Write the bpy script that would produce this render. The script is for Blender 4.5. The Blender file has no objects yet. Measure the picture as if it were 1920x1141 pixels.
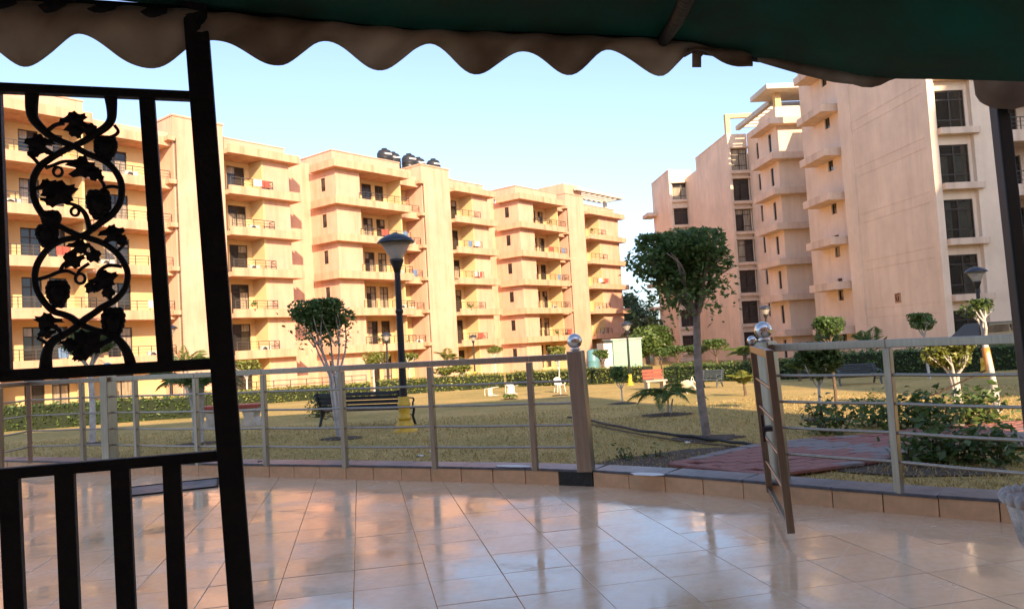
import bpy, bmesh, math, random
import numpy as np
from mathutils import Vector, Matrix, Euler
random.seed(7); rng = np.random.default_rng(7)
R = math.radians
S = bpy.context.scene
COL = S.collection

# ------------------------------------------------------------------ camera, sky, sun, exposure
FPX, PITCH, ROLL, EYE = 1450.0, math.atan(74/1450), 0.058, 1.25
cam_d = bpy.data.cameras.new('camera'); cam = bpy.data.objects.new('camera', cam_d); COL.objects.link(cam)
cam_d.sensor_width = 36; cam_d.lens = FPX/1920*36; cam_d.clip_start = 0.05; cam_d.clip_end = 3000
CM = Matrix.Rotation(R(90)+PITCH, 3, 'X') @ Matrix.Rotation(-ROLL, 3, 'Z')
cam.matrix_world = Matrix.Translation((0, 0, EYE)) @ CM.to_4x4()
S.camera = cam
SUN_EL = R(24); SUN_AZ = math.atan2(0.28, -0.96)
SUNV = Vector((math.sin(SUN_AZ)*math.cos(SUN_EL), math.cos(SUN_AZ)*math.cos(SUN_EL), math.sin(SUN_EL)))
W = bpy.data.worlds.new('World'); S.world = W; W.use_nodes = True
nt = W.node_tree; sky = nt.nodes.new('ShaderNodeTexSky'); sky.sky_type = 'NISHITA'; sky.sun_disc = False
sky.sun_elevation = SUN_EL; sky.sun_rotation = SUN_AZ; sky.altitude = 200; sky.air_density = 1.0; sky.dust_density = 1.6; sky.ozone_density = 5.0
bg = nt.nodes['Background']; bg.inputs['Strength'].default_value = 0.086
hs = nt.nodes.new('ShaderNodeHueSaturation'); hs.inputs['Saturation'].default_value = 0.80
nt.links.new(sky.outputs[0], hs.inputs['Color']); nt.links.new(hs.outputs[0], bg.inputs['Color'])
sl = bpy.data.lights.new('sun', 'SUN'); sl.energy = 2.7; sl.angle = R(0.5); sl.color = (1.0, 0.74, 0.46)
sun = bpy.data.objects.new('sun', sl); COL.objects.link(sun)
sun.rotation_euler = SUNV.to_track_quat('Z', 'Y').to_euler(); sun.location = (10, -30, 40)
S.view_settings.view_transform = 'Standard'; S.view_settings.look = 'None'
S.view_settings.exposure = 1.9; S.view_settings.gamma = 1.0; S.view_settings.use_curve_mapping = False

# ------------------------------------------------------------------ helpers
def ray(px, py):
    d = CM @ Vector(((px-960)/FPX, -(py-570.5)/FPX, -1.0))
    return d
def terrain(y):
    return 0.08 if y < 10 else 0.08-0.025*min(y-10, 90)
def G(px, py, z=None):
    d = ray(px, py)
    if z is not None:
        t = (z-EYE)/d.z; return Vector((d.x*t, d.y*t, z))
    z = 0.08
    for _ in range(30):
        t = (z-EYE)/d.z
        z = 0.5*z+0.5*terrain(d.y*t)
    return Vector((d.x*t, d.y*t, terrain(d.y*t)))
def D(px, py, dist):
    d = ray(px, py); t = dist/d.y
    return Vector((d.x*t, dist, EYE+d.z*t))
def PL(px, py, p0, dirv):
    """pixel onto the vertical plane through p0 along dirv"""
    n = Vector((-dirv[1], dirv[0])); d = ray(px, py)
    t = (p0[0]*n.x+p0[1]*n.y)/(d.x*n.x+d.y*n.y)
    return Vector((d.x*t, d.y*t, EYE+d.z*t))
def PT(o, label=None, cat=None, group=None, kind=None):
    if label: o['label'] = label
    if cat: o['category'] = cat
    if group: o['group'] = group
    if kind: o['kind'] = kind
    return o
def empty(name, loc=(0, 0, 0), rz=0.0, label=None, cat=None, group=None):
    o = bpy.data.objects.new(name, None); o.empty_display_size = 0.1; COL.objects.link(o)
    o.location = loc; o.rotation_euler = (0, 0, rz)
    return PT(o, label, cat, group)
def place(mesh, name, parent=None, loc=(0, 0, 0), rot=(0, 0, 0), scale=None):
    o = bpy.data.objects.new(name, mesh); COL.objects.link(o)
    if parent: o.parent = parent
    o.location = loc; o.rotation_euler = rot
    if scale: o.scale = scale
    return o
def copy_tree(o, parent=None):
    c = o.copy(); COL.objects.link(c)
    if parent: c.parent = parent
    for ch in list(o.children): copy_tree(ch, c)
    return c
class MB:
    def __init__(s): s.v = []; s.f = []; s.m = []; s.sm = []
    def add(s, vs, fs, m=0, smooth=False):
        b = len(s.v); s.v += [tuple(x) for x in vs]
        for f in fs: s.f.append(tuple(b+i for i in f)); s.m.append(m); s.sm.append(smooth)
        return s
    def box(s, x0, x1, y0, y1, z0, z1, m=0):
        v = [(x0,y0,z0),(x1,y0,z0),(x1,y1,z0),(x0,y1,z0),(x0,y0,z1),(x1,y0,z1),(x1,y1,z1),(x0,y1,z1)]
        return s.add(v, [(0,3,2,1),(4,5,6,7),(0,1,5,4),(1,2,6,5),(2,3,7,6),(3,0,4,7)], m)
    def bar(s, a, b, w, h, m=0, up=(0, 0, 1)):
        a = Vector(a); b = Vector(b); d = (b-a).normalized(); u = Vector(up)
        if abs(d.dot(u)) > 0.99: u = Vector((1, 0, 0))
        x = d.cross(u).normalized(); z = x.cross(d)
        v = []
        for p in (a, b):
            for i, j in ((-1,-1),(1,-1),(1,1),(-1,1)): v.append(p+x*(i*w/2)+z*(j*h/2))
        return s.add(v, [(3,2,1,0),(4,5,6,7),(0,1,5,4),(1,2,6,5),(2,3,7,6),(3,0,4,7)], m)
    def tube(s, pts, r, n=8, m=0, cap=True, flat=1.0, axis=None):
        pts = [Vector(p) for p in pts]; k = len(pts)
        rs = r if isinstance(r, (list, tuple)) else [r]*k
        vs = []; pu = None
        for i, p in enumerate(pts):
            d = (pts[min(i+1, k-1)]-pts[max(i-1, 0)]).normalized()
            if axis is not None: u = (Vector(axis)-d*d.dot(Vector(axis))).normalized()
            elif pu is None:
                u = d.orthogonal().normalized()
            else: u = (pu-d*d.dot(pu)).normalized()
            pu = u; w = d.cross(u)
            for j in range(n):
                a = 2*math.pi*j/n; vs.append(p+u*(math.cos(a)*rs[i]*flat)+w*(math.sin(a)*rs[i]))
        fs = [(i*n+j, i*n+(j+1)%n, (i+1)*n+(j+1)%n, (i+1)*n+j) for i in range(k-1) for j in range(n)]
        s.add(vs, fs, m, True)
        if cap: s.add([vs[j] for j in range(n)], [tuple(range(n-1, -1, -1))], m); s.add([vs[(k-1)*n+j] for j in range(n)], [tuple(range(n))], m)
        return s
    def lathe(s, prof, c=(0, 0, 0), n=20, m=0, smooth=True, rot0=0.0):
        c = Vector(c); vs = []
        for r, z in prof:
            for j in range(n):
                a = rot0+2*math.pi*j/n; vs.append((c.x+r*math.cos(a), c.y+r*math.sin(a), c.z+z))
        fs = [(i*n+j, i*n+(j+1)%n, (i+1)*n+(j+1)%n, (i+1)*n+j) for i in range(len(prof)-1) for j in range(n)]
        return s.add(vs, fs, m, smooth)
    def ball(s, c, r, n=12, m=0, rz=None):
        rz = rz or r
        k = max(5, n//2)
        return s.lathe([(max(r*math.sin(math.pi*i/k), 1e-4), -rz*math.cos(math.pi*i/k)) for i in range(k+1)], c, n, m)
    def prism(s, poly, a, b, m=0):
        """poly: list of 3D points; extruded by vector from a to b offsets"""
        a = Vector(a); b = Vector(b); n = len(poly)
        vs = [Vector(p)+a for p in poly]+[Vector(p)+b for p in poly]
        return s.add(vs, [tuple(range(n-1,-1,-1)), tuple(range(n, 2*n))]+[(i, (i+1)%n, n+(i+1)%n, n+i) for i in range(n)], m)
    def wall_x(s, x0, x1, y0, y1, z0, z1, ops=(), m=0):
        """wall in the xz plane with openings (xa,xb,za,zb)"""
        xs = sorted({x0, x1, *[o[0] for o in ops], *[o[1] for o in ops]})
        for a, b in zip(xs, xs[1:]):
            zz = z0
            for o in sorted([o for o in ops if o[0] <= a+1e-6 and o[1] >= b-1e-6], key=lambda o: o[2]):
                if o[2] > zz: s.box(a, b, y0, y1, zz, o[2], m)
                zz = o[3]
            if zz < z1: s.box(a, b, y0, y1, zz, z1, m)
        return s
    def wall_y(s, y0, y1, x0, x1, z0, z1, ops=(), m=0):
        ys = sorted({y0, y1, *[o[0] for o in ops], *[o[1] for o in ops]})
        for a, b in zip(ys, ys[1:]):
            zz = z0
            for o in sorted([o for o in ops if o[0] <= a+1e-6 and o[1] >= b-1e-6], key=lambda o: o[2]):
                if o[2] > zz: s.box(x0, x1, a, b, zz, o[2], m)
                zz = o[3]
            if zz < z1: s.box(x0, x1, a, b, zz, z1, m)
        return s
    def mesh(s, name, mats):
        me = bpy.data.meshes.new(name); me.from_pydata(s.v, [], s.f)
        for x in (mats if isinstance(mats, (list, tuple)) else [mats]): me.materials.append(x)
        me.polygons.foreach_set('material_index', s.m); me.polygons.foreach_set('use_smooth', s.sm); me.update()
        return me
    def build(s, name, mats, parent=None, loc=(0, 0, 0), rot=(0, 0, 0), bevel=0.0):
        o = place(s.mesh(name, mats), name, parent, loc, rot)
        if bevel: bev(o, bevel)
        return o
def bev(o, w=0.004, seg=2):
    b = o.modifiers.new('bevel', 'BEVEL'); b.width = w; b.segments = seg; b.limit_method = 'ANGLE'; b.angle_limit = R(40)
    return o
def big_mesh(name, V, F, mats, parent=None, loc=(0, 0, 0)):
    V = np.asarray(V, np.float32); F = np.asarray(F, np.int32); n = F.shape[1]
    me = bpy.data.meshes.new(name)
    me.vertices.add(len(V)); me.vertices.foreach_set('co', V.ravel())
    me.loops.add(F.size); me.loops.foreach_set('vertex_index', F.ravel())
    me.polygons.add(len(F)); me.polygons.foreach_set('loop_start', np.arange(0, F.size, n, dtype=np.int32))
    me.polygons.foreach_set('loop_total', np.full(len(F), n, np.int32))
    me.update(calc_edges=True); me.validate()
    me.materials.append(mats)
    return place(me, name, parent, loc)

# ------------------------------------------------------------------ materials
def nodes(m): return m.node_tree.nodes, m.node_tree.links
def mat(name, col, rough=0.7, metal=0.0, var=0.0, scale=3.0, var2=None, spec=None, bump=0.0, bscale=40.0, stretch=(1, 1, 1), coat=0.0):
    """plain principled surface with two-colour noise variation and fine relief"""
    m = bpy.data.materials.new(name); m.use_nodes = True; N, L = nodes(m); p = N['Principled BSDF']
    p.inputs['Roughness'].default_value = rough; p.inputs['Metallic'].default_value = metal
    p.inputs['Base Color'].default_value = (*col, 1)
    if spec is not None: p.inputs['Specular IOR Level'].default_value = spec
    if coat: p.inputs['Coat Weight'].default_value = coat
    tc = N.new('ShaderNodeTexCoord'); mp = N.new('ShaderNodeMapping'); L.new(tc.outputs['Object'], mp.inputs[0]); mp.inputs['Scale'].default_value = stretch
    if var or var2:
        no = N.new('ShaderNodeTexNoise'); no.inputs['Scale'].default_value = scale; no.inputs['Detail'].default_value = 6; no.inputs['Roughness'].default_value = 0.62
        L.new(mp.outputs[0], no.inputs[0])
        cr = N.new('ShaderNodeValToRGB'); e = cr.color_ramp.elements
        a = var2 or tuple(c*(1-var) for c in col); b = col if var2 else tuple(min(1, c*(1+var)) for c in col)
        e[0].color = (*a, 1); e[1].color = (*b, 1); e[0].position = 0.32; e[1].position = 0.66
        L.new(no.outputs[0], cr.inputs[0]); L.new(cr.outputs[0], p.inputs['Base Color'])
    if bump:
        n2 = N.new('ShaderNodeTexNoise'); n2.inputs['Scale'].default_value = bscale; n2.inputs['Detail'].default_value = 4
        L.new(mp.outputs[0], n2.inputs[0]); bp = N.new('ShaderNodeBump'); bp.inputs['Strength'].default_value = bump; bp.inputs['Distance'].default_value = 0.02
        L.new(n2.outputs[0], bp.inputs['Height']); L.new(bp.outputs[0], p.inputs['Normal'])
    return m
def leaf_mat(name, a, b, trans=0.25, scale=2.0):
    m = bpy.data.materials.new(name); m.use_nodes = True; N, L = nodes(m); p = N['Principled BSDF']; out = N['Material Output']
    g = N.new('ShaderNodeNewGeometry'); cr = N.new('ShaderNodeValToRGB'); e = cr.color_ramp.elements
    e[0].color = (*a, 1); e[1].color = (*b, 1); e[1].position = 0.9
    L.new(g.outputs['Random Per Island'], cr.inputs[0]); L.new(cr.outputs[0], p.inputs['Base Color'])
    p.inputs['Roughness'].default_value = 0.42
    t = N.new('ShaderNodeBsdfTranslucent'); L.new(cr.outputs[0], t.inputs[0])
    mx = N.new('ShaderNodeMixShader'); mx.inputs[0].default_value = trans
    L.new(p.outputs[0], mx.inputs[1]); L.new(t.outputs[0], mx.inputs[2]); L.new(mx.outputs[0], out.inputs[0])
    return m
def plaster(name, col, stain, amount=0.5):
    """painted render: broad cloudy fading, vertical rain streaks, fine grain"""
    m = bpy.data.materials.new(name); m.use_nodes = True; N, L = nodes(m); p = N['Principled BSDF']; p.inputs['Roughness'].default_value = 0.9
    p.inputs['Specular IOR Level'].default_value = 0.2
    tc = N.new('ShaderNodeTexCoord')
    def noise(sc, stretch, det=5):
        mp = N.new('ShaderNodeMapping'); mp.inputs['Scale'].default_value = stretch; L.new(tc.outputs['Object'], mp.inputs[0])
        n = N.new('ShaderNodeTexNoise'); n.inputs['Scale'].default_value = sc; n.inputs['Detail'].default_value = det; n.inputs['Roughness'].default_value = 0.65
        L.new(mp.outputs[0], n.inputs[0]); return n.outputs[0]
    def ramp(src, p0, p1, v0, v1):
        r = N.new('ShaderNodeMapRange'); r.inputs[1].default_value = p0; r.inputs[2].default_value = p1; r.inputs[3].default_value = v0; r.inputs[4].default_value = v1
        L.new(src, r.inputs[0]); return r.outputs[0]
    cloud = ramp(noise(0.35, (1, 1, 1)), 0.3, 0.7, 0.0, 1.0)
    streak = ramp(noise(1.6, (1, 1, 0.09), 7), 0.47, 0.72, 0.0, amount)
    grain = noise(9.0, (1, 1, 1), 8)
    c1 = N.new('ShaderNodeMix'); c1.data_type = 'RGBA'; c1.inputs[6].default_value = (*[c*0.84 for c in col], 1); c1.inputs[7].default_value = (*[min(1, c*1.08) for c in col], 1)
    L.new(cloud, c1.inputs[0])
    c2 = N.new('ShaderNodeMix'); c2.data_type = 'RGBA'; L.new(streak, c2.inputs[0]); L.new(c1.outputs[2], c2.inputs[6]); c2.inputs[7].default_value = (*stain, 1)
    L.new(c2.outputs[2], p.inputs['Base Color'])
    bp = N.new('ShaderNodeBump'); bp.inputs['Strength'].default_value = 0.25; bp.inputs['Distance'].default_value = 0.02; L.new(grain, bp.inputs['Height']); L.new(bp.outputs[0], p.inputs['Normal'])
    return m
M = {}
M['peach'] = plaster('peach_render', (0.64, 0.385, 0.28), (0.36, 0.20, 0.12), 0.5)
M['pink'] = plaster('shade_lift_render', (0.80, 0.62, 0.475), (0.50, 0.36, 0.27), 0.30)  # same paint as the peach block, lightened to lift the shaded tower
M['yellow'] = plaster('cream_render', (0.66, 0.47, 0.25), (0.5, 0.36, 0.2), 0.2)
M['fascia'] = plaster('fascia_render', (0.62, 0.36, 0.24), (0.24, 0.13, 0.075), 0.62)
M['fascia_r'] = plaster('fascia_shade_lift', (0.72, 0.54, 0.415), (0.34, 0.22, 0.15), 0.5)  # fascia colour lightened likewise, to lift the shaded tower
M['white_concrete'] = plaster('pale_concrete', (0.62, 0.58, 0.50), (0.35, 0.31, 0.26), 0.5)
M['frame'] = mat('window_frame_brown', (0.035, 0.022, 0.016), 0.5)
M['glass'] = mat('dark_glass', (0.028, 0.026, 0.026), 0.08, var=0.5, scale=0.9, spec=0.6)
M['glass2'] = mat('curtained_glass', (0.30, 0.25, 0.19), 0.12, var=0.45, scale=2.5, stretch=(4, 4, 0.3), spec=0.6)
M['rail_dark'] = mat('balcony_iron', (0.06, 0.05, 0.045), 0.5)
M['tank'] = mat('black_tank', (0.025, 0.026, 0.03), 0.38, var=0.2, scale=2)
M['iron'] = mat('black_iron', (0.010, 0.0095, 0.009), 0.62, var=0.4, scale=14, bump=0.25, bscale=60, spec=0.25)
M['green_post'] = mat('dark_green_paint', (0.012, 0.016, 0.015), 0.5, var=0.3, scale=8)
M['steel'] = mat('satin_steel', (0.42, 0.36, 0.29), 0.32, metal=1.0, var=0.12, scale=6, stretch=(8, 8, 0.6))
M['steel_brown'] = mat('tarnished_steel', (0.27, 0.215, 0.165), 0.36, metal=1.0, var=0.15, scale=6, stretch=(8, 8, 0.6))
M['chrome'] = mat('polished_steel', (0.68, 0.66, 0.64), 0.07, metal=1.0)
M['granite'] = mat('grey_granite', (0.17, 0.17, 0.18), 0.42, var2=(0.06, 0.062, 0.068), scale=5, bump=0.15, bscale=60)
M['kerbtile'] = mat('orange_tile', (0.78, 0.48, 0.26), 0.3, var=0.18, scale=5, bump=0.06, bscale=12)
M['black_stone'] = mat('black_stone', (0.02, 0.021, 0.018), 0.45, var=0.4, scale=9, bump=0.4, bscale=18)
M['grout'] = mat('dark_grout', (0.34, 0.225, 0.155), 0.6, var=0.3, scale=5)
M['lamp_black'] = mat('lamp_black', (0.016, 0.016, 0.02), 0.42)
M['lamp_cap'] = mat('lamp_cap', (0.028, 0.032, 0.045), 0.35)
M['lamp_yellow'] = mat('lamp_yellow', (0.70, 0.43, 0.035), 0.5, var=0.2, scale=9)
M['bench_black'] = mat('bench_black', (0.020, 0.019, 0.018), 0.5, var=0.3, scale=10)
M['bench_blue'] = mat('bench_slate', (0.07, 0.085, 0.105), 0.5)
M['marble'] = mat('pale_stone', (0.42, 0.38, 0.32), 0.6, var=0.25, scale=4, bump=0.2)
M['redstone'] = mat('red_stone', (0.32, 0.06, 0.035), 0.5, var=0.25, scale=6)
M['plastic'] = mat('white_plastic', (0.74, 0.70, 0.62), 0.4)
M['bark'] = mat('grey_bark', (0.29, 0.245, 0.21), 0.9, var=0.35, scale=9, bump=0.6, bscale=25)
M['limewash'] = mat('limewashed_bark', (0.52, 0.49, 0.46), 0.9, var=0.28, scale=9, bump=0.5, bscale=25)
M['bark_dark'] = mat('brown_bark', (0.13, 0.09, 0.06), 0.9, var=0.35, scale=9, bump=0.6, bscale=25)
M['orange_paint'] = mat('orange_paint', (0.62, 0.27, 0.07), 0.8, var=0.2, scale=8)
M['leaf_dark'] = leaf_mat('leaf_dark', (0.075, 0.14, 0.042), (0.19, 0.285, 0.09), .48)
M['leaf_mid'] = leaf_mat('leaf_mid', (0.050, 0.095, 0.024), (0.15, 0.22, 0.06), .36)
M['leaf_lime'] = leaf_mat('leaf_lime', (0.11, 0.14, 0.025), (0.28, 0.29, 0.07))
M['palm'] = leaf_mat('palm_leaf', (0.075, 0.125, 0.03), (0.20, 0.27, 0.07), .42)
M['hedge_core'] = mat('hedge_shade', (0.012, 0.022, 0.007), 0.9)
M['far_leaf'] = leaf_mat('far_leaf', (0.035, 0.062, 0.025), (0.10, 0.14, 0.055), 0.2)
M['mint'] = plaster('mint_panel', (0.27, 0.43, 0.34), (0.33, 0.42, 0.36), 0.3)
M['blue_drum'] = mat('blue_plastic', (0.10, 0.24, 0.27), 0.45)
M['red_cloth'] = mat('red_cloth', (0.30, 0.07, 0.05), 0.9, var=0.2, scale=7)
M['white_cloth'] = mat('white_cloth', (0.70, 0.68, 0.64), 0.9, var=0.15, scale=7)
M['blue_cloth'] = mat('blue_cloth', (0.11, 0.18, 0.30), 0.9, var=0.2, scale=7)
M['ac_white'] = mat('ac_white', (0.62, 0.58, 0.52), 0.5)
M['soil'] = mat('damp_soil', (0.075, 0.052, 0.036), 0.95, var=0.4, scale=7, bump=0.6, bscale=20)
M['hose'] = mat('dark_pipe', (0.022, 0.018, 0.015), 0.6, var=0.3, scale=9)
M['paper'] = mat('white_paper', (0.78, 0.76, 0.72), 0.8)
M['urn'] = mat('cast_stone', (0.50, 0.46, 0.42), 0.7, var=0.35, scale=12, bump=0.5, bscale=40)
M['plaque'] = mat('plaque_tile', (0.42, 0.22, 0.13), 0.6, var=0.15, scale=6)
M['plaque_ink'] = mat('plaque_letter', (0.10, 0.035, 0.016), 0.6)
M['car'] = mat('car_paint', (0.012, 0.016, 0.015), 0.45)
# clear window glass: mirror at grazing angles, otherwise shows the curtain behind
def clear_glass():
    m = bpy.data.materials.new('clear_pane'); m.use_nodes = True; N, L = nodes(m); out = N['Material Output']; N.remove(N['Principled BSDF'])
    t = N.new('ShaderNodeBsdfTransparent'); t.inputs[0].default_value = (0.62, 0.64, 0.62, 1)
    g = N.new('ShaderNodeBsdfGlossy'); g.inputs['Roughness'].default_value = 0.03
    f = N.new('ShaderNodeFresnel'); f.inputs[0].default_value = 1.5
    mx = N.new('ShaderNodeMixShader'); L.new(f.outputs[0], mx.inputs[0]); L.new(t.outputs[0], mx.inputs[1]); L.new(g.outputs[0], mx.inputs[2]); L.new(mx.outputs[0], out.inputs[0])
    return m
M['pane'] = clear_glass()
M['curtain'] = mat('grey_curtain', (0.34, 0.32, 0.29), 0.95, var=0.2, scale=3)
M['curtain_dark'] = mat('brown_curtain', (0.075, 0.05, 0.035), 0.95, var=0.3, scale=3)
M['curtain_red'] = mat('red_curtain', (0.12, 0.015, 0.015), 0.95, var=0.3, scale=3)
M['dark_room'] = mat('dark_room', (0.018, 0.016, 0.014), 0.95)

# ------------------------------------------------------------------ kerb curve (plan), terrace, lawn
kp = [(20, 882), (200, 888), (480, 893), (650, 897), (880, 903), (1000, 906), (1095, 910), (1200, 916), (1300, 923), (1480, 943), (1660, 960), (1890, 980)]
KX = [G(x, y, 0.0) for x, y in kp]
KX = [(p.x, p.y) for p in KX]
KX = [(-60, KX[0][1]+6), (-20, KX[0][1]+3.2), (-10, KX[0][1]+0.75)]+KX+[(KX[-1][0]+1.2, KX[-1][1]-0.85), (KX[-1][0]+3, KX[-1][1]-2.4), (8, -3.0), (60, -16)]
kx = np.array([p[0] for p in KX]); ky = np.array([p[1] for p in KX])
def kerb_y(x):
    """front face of the kerb, lightly smoothed"""
    return float(np.mean([np.interp(x+d, kx, ky) for d in (-0.5, -0.25, 0, 0.25, 0.5)]))
def kerb_frame(x):
    a = Vector((x-0.05, kerb_y(x-0.05))); b = Vector((x+0.05, kerb_y(x+0.05))); t = (b-a).normalized()
    return Vector((x, kerb_y(x))), t, Vector((-t.y, t.x))
KW = 0.27
def lawn_z(x, y):
    return terrain(y)+0.012*math.sin(x*1.3+y*0.7)*math.cos(y*1.1-x*0.4)
# ground sheet to the horizon = lawn, starting behind the kerb
def lawn_material():
    m = bpy.data.materials.new('dry_lawn'); m.use_nodes = True; N, L = nodes(m); p = N['Principled BSDF']; p.inputs['Roughness'].default_value = 0.95; p.inputs['Specular IOR Level'].default_value = 0.1
    g = N.new('ShaderNodeNewGeometry')
    def noise(s, d=6):
        n = N.new('ShaderNodeTexNoise'); n.inputs['Scale'].default_value = s; n.inputs['Detail'].default_value = d; n.inputs['Roughness'].default_value = 0.65; L.new(g.outputs['Position'], n.inputs[0]); return n.outputs[0]
    def ramp(src, els):
        cr = N.new('ShaderNodeValToRGB'); e = cr.color_ramp.elements
        e[0].position, e[0].color = els[0][0], (*els[0][1], 1); e[1].position, e[1].color = els[-1][0], (*els[-1][1], 1)
        for pz, c in els[1:-1]: q = e.new(pz); q.color = (*c, 1)
        L.new(src, cr.inputs[0]); return cr.outputs[0]
    a = ramp(noise(0.45), [(0.3, (0.36, 0.30, 0.105)), (0.5, (0.50, 0.365, 0.14)), (0.68, (0.62, 0.43, 0.175))])
    b = ramp(noise(14, 8), [(0.3, (0.55, 0.55, 0.5)), (0.7, (1.3, 1.25, 1.2))])
    mx = N.new('ShaderNodeMix'); mx.data_type = 'RGBA'; mx.blend_type = 'MULTIPLY'; mx.inputs[0].default_value = 0.8; L.new(a, mx.inputs[6]); L.new(b, mx.inputs[7])
    L.new(mx.outputs[2], p.inputs['Base Color'])
    bp = N.new('ShaderNodeBump'); bp.inputs['Strength'].default_value = 0.6; bp.inputs['Distance'].default_value = 0.03; L.new(noise(45, 6), bp.inputs['Height']); L.new(bp.outputs[0], p.inputs['Normal'])
    return m
M['lawn'] = lawn_material()
def make_lawn():
    xs = np.concatenate([[-900, -400, -200, -100, -60], np.arange(-40, 14, 0.5), [14, 16, 20, 26, 34, 46, 60, 100, 200, 400, 900]])
    ts = np.concatenate([np.arange(0, 12, 0.4), np.arange(12, 40, 1.5), [40, 50, 60, 80, 100, 150, 250, 500, 1500]])
    V = []
    for t in ts:
        for x in xs:
            p, tt, n = kerb_frame(float(np.clip(x, -55, 50)))
            y = kerb_y(float(x))+KW*1.1-0.02+t if abs(x) < 60 else (kerb_y(math.copysign(59, x))+KW+t)
            V.append((x, y, lawn_z(x, y) if abs(x) < 100 else terrain(y)))
    nx = len(xs)
    F = [(i*nx+j, i*nx+j+1, (i+1)*nx+j+1, (i+1)*nx+j) for i in range(len(ts)-1) for j in range(nx-1)]
    o = big_mesh('lawn', V, F, M['lawn']); o['kind'] = 'structure'
    for p in o.data.polygons: p.use_smooth = True
make_lawn()
# terrace floor: dark bed with tiles laid on it
def tile_material():
    m = bpy.data.materials.new('wet_tile'); m.use_nodes = True; N, L = nodes(m); p = N['Principled BSDF']
    g = N.new('ShaderNodeNewGeometry'); oi = N.new('ShaderNodeObjectInfo'); uv = N.new('ShaderNodeUVMap')
    def noise(s, d, src, st=(1, 1, 1)):
        mp = N.new('ShaderNodeMapping'); mp.inputs['Scale'].default_value = st; L.new(src, mp.inputs[0])
        n = N.new('ShaderNodeTexNoise'); n.inputs['Scale'].default_value = s; n.inputs['Detail'].default_value = d; n.inputs['Roughness'].default_value = 0.6; L.new(mp.outputs[0], n.inputs[0]); return n.outputs[0]
    def mr(src, a, b, c, d):
        r = N.new('ShaderNodeMapRange'); r.inputs[1].default_value = a; r.inputs[2].default_value = b; r.inputs[3].default_value = c; r.inputs[4].default_value = d; L.new(src, r.inputs[0]); return r.outputs[0]
    def mth(op, a, b=None):
        n = N.new('ShaderNodeMath'); n.operation = op
        for i, v in enumerate((a, b)):
            if v is None: continue
            if isinstance(v, (int, float)): n.inputs[i].default_value = v
            else: L.new(v, n.inputs[i])
        return n.outputs[0]
    def mixc(f, a, b, typ='MIX'):
        x = N.new('ShaderNodeMix'); x.data_type = 'RGBA'; x.blend_type = typ
        for i, v in ((0, f), (6, a), (7, b)):
            if isinstance(v, (int, float)): x.inputs[i].default_value = v
            elif isinstance(v, tuple): x.inputs[i].default_value = (*v, 1)
            else: L.new(v, x.inputs[i])
        return x.outputs[2]
    rnd = mth('FRACT', mth('ADD', oi.outputs['Random'], g.outputs['Random Per Island']))
    base = mixc(rnd, (0.80, 0.52, 0.31), (0.86, 0.595, 0.38))
    veins = noise(7, 6, uv.outputs[0])
    base = mixc(mr(veins, 0.4, 0.7, 0, 0.5), base, (0.68, 0.42, 0.245))
    # printed light lines: a diamond over each tile
    sx = N.new('ShaderNodeSeparateXYZ'); L.new(uv.outputs[0], sx.inputs[0])
    d1 = mth('ABSOLUTE', mth('SUBTRACT', mth('FRACT', mth('ADD', mth('MULTIPLY', sx.outputs[0], 1.0), sx.outputs[1])), 0.5))
    d2 = mth('ABSOLUTE', mth('SUBTRACT', mth('FRACT', mth('SUBTRACT', sx.outputs[0], sx.outputs[1])), 0.5))
    line = mth('MAXIMUM', mr(d1, 0.0, 0.03, 0.4, 0.0), mr(d2, 0.0, 0.03, 0.4, 0.0))
    base = mixc(line, base, (0.80, 0.62, 0.47))
    wet = noise(1.3, 5, g.outputs['Position'])
    fine = noise(9, 4, g.outputs['Position'])
    L.new(base, p.inputs['Base Color'])
    L.new(mth('ADD', mth('ADD', mr(wet, 0.40, 0.62, 0.03, 0.20), mr(fine, 0.4, 0.7, 0.0, 0.07)), mth('MULTIPLY', rnd, 0.05)), p.inputs['Roughness'])
    p.inputs['Specular IOR Level'].default_value = 0.65; p.inputs['IOR'].default_value = 1.6
    bp = N.new('ShaderNodeBump'); bp.inputs['Strength'].default_value = 0.05; bp.inputs['Distance'].default_value = 0.02
    L.new(noise(4.0, 3, g.outputs['Position']), bp.inputs['Height']); L.new(bp.outputs[0], p.inputs['Normal'])
    return m
M['tile'] = tile_material()
TA = R(-11.3)      # tile axes: 'a' runs away from the eye
ta = Vector((math.sin(TA), math.cos(TA))); tb = Vector((ta.y, -ta.x))
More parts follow.
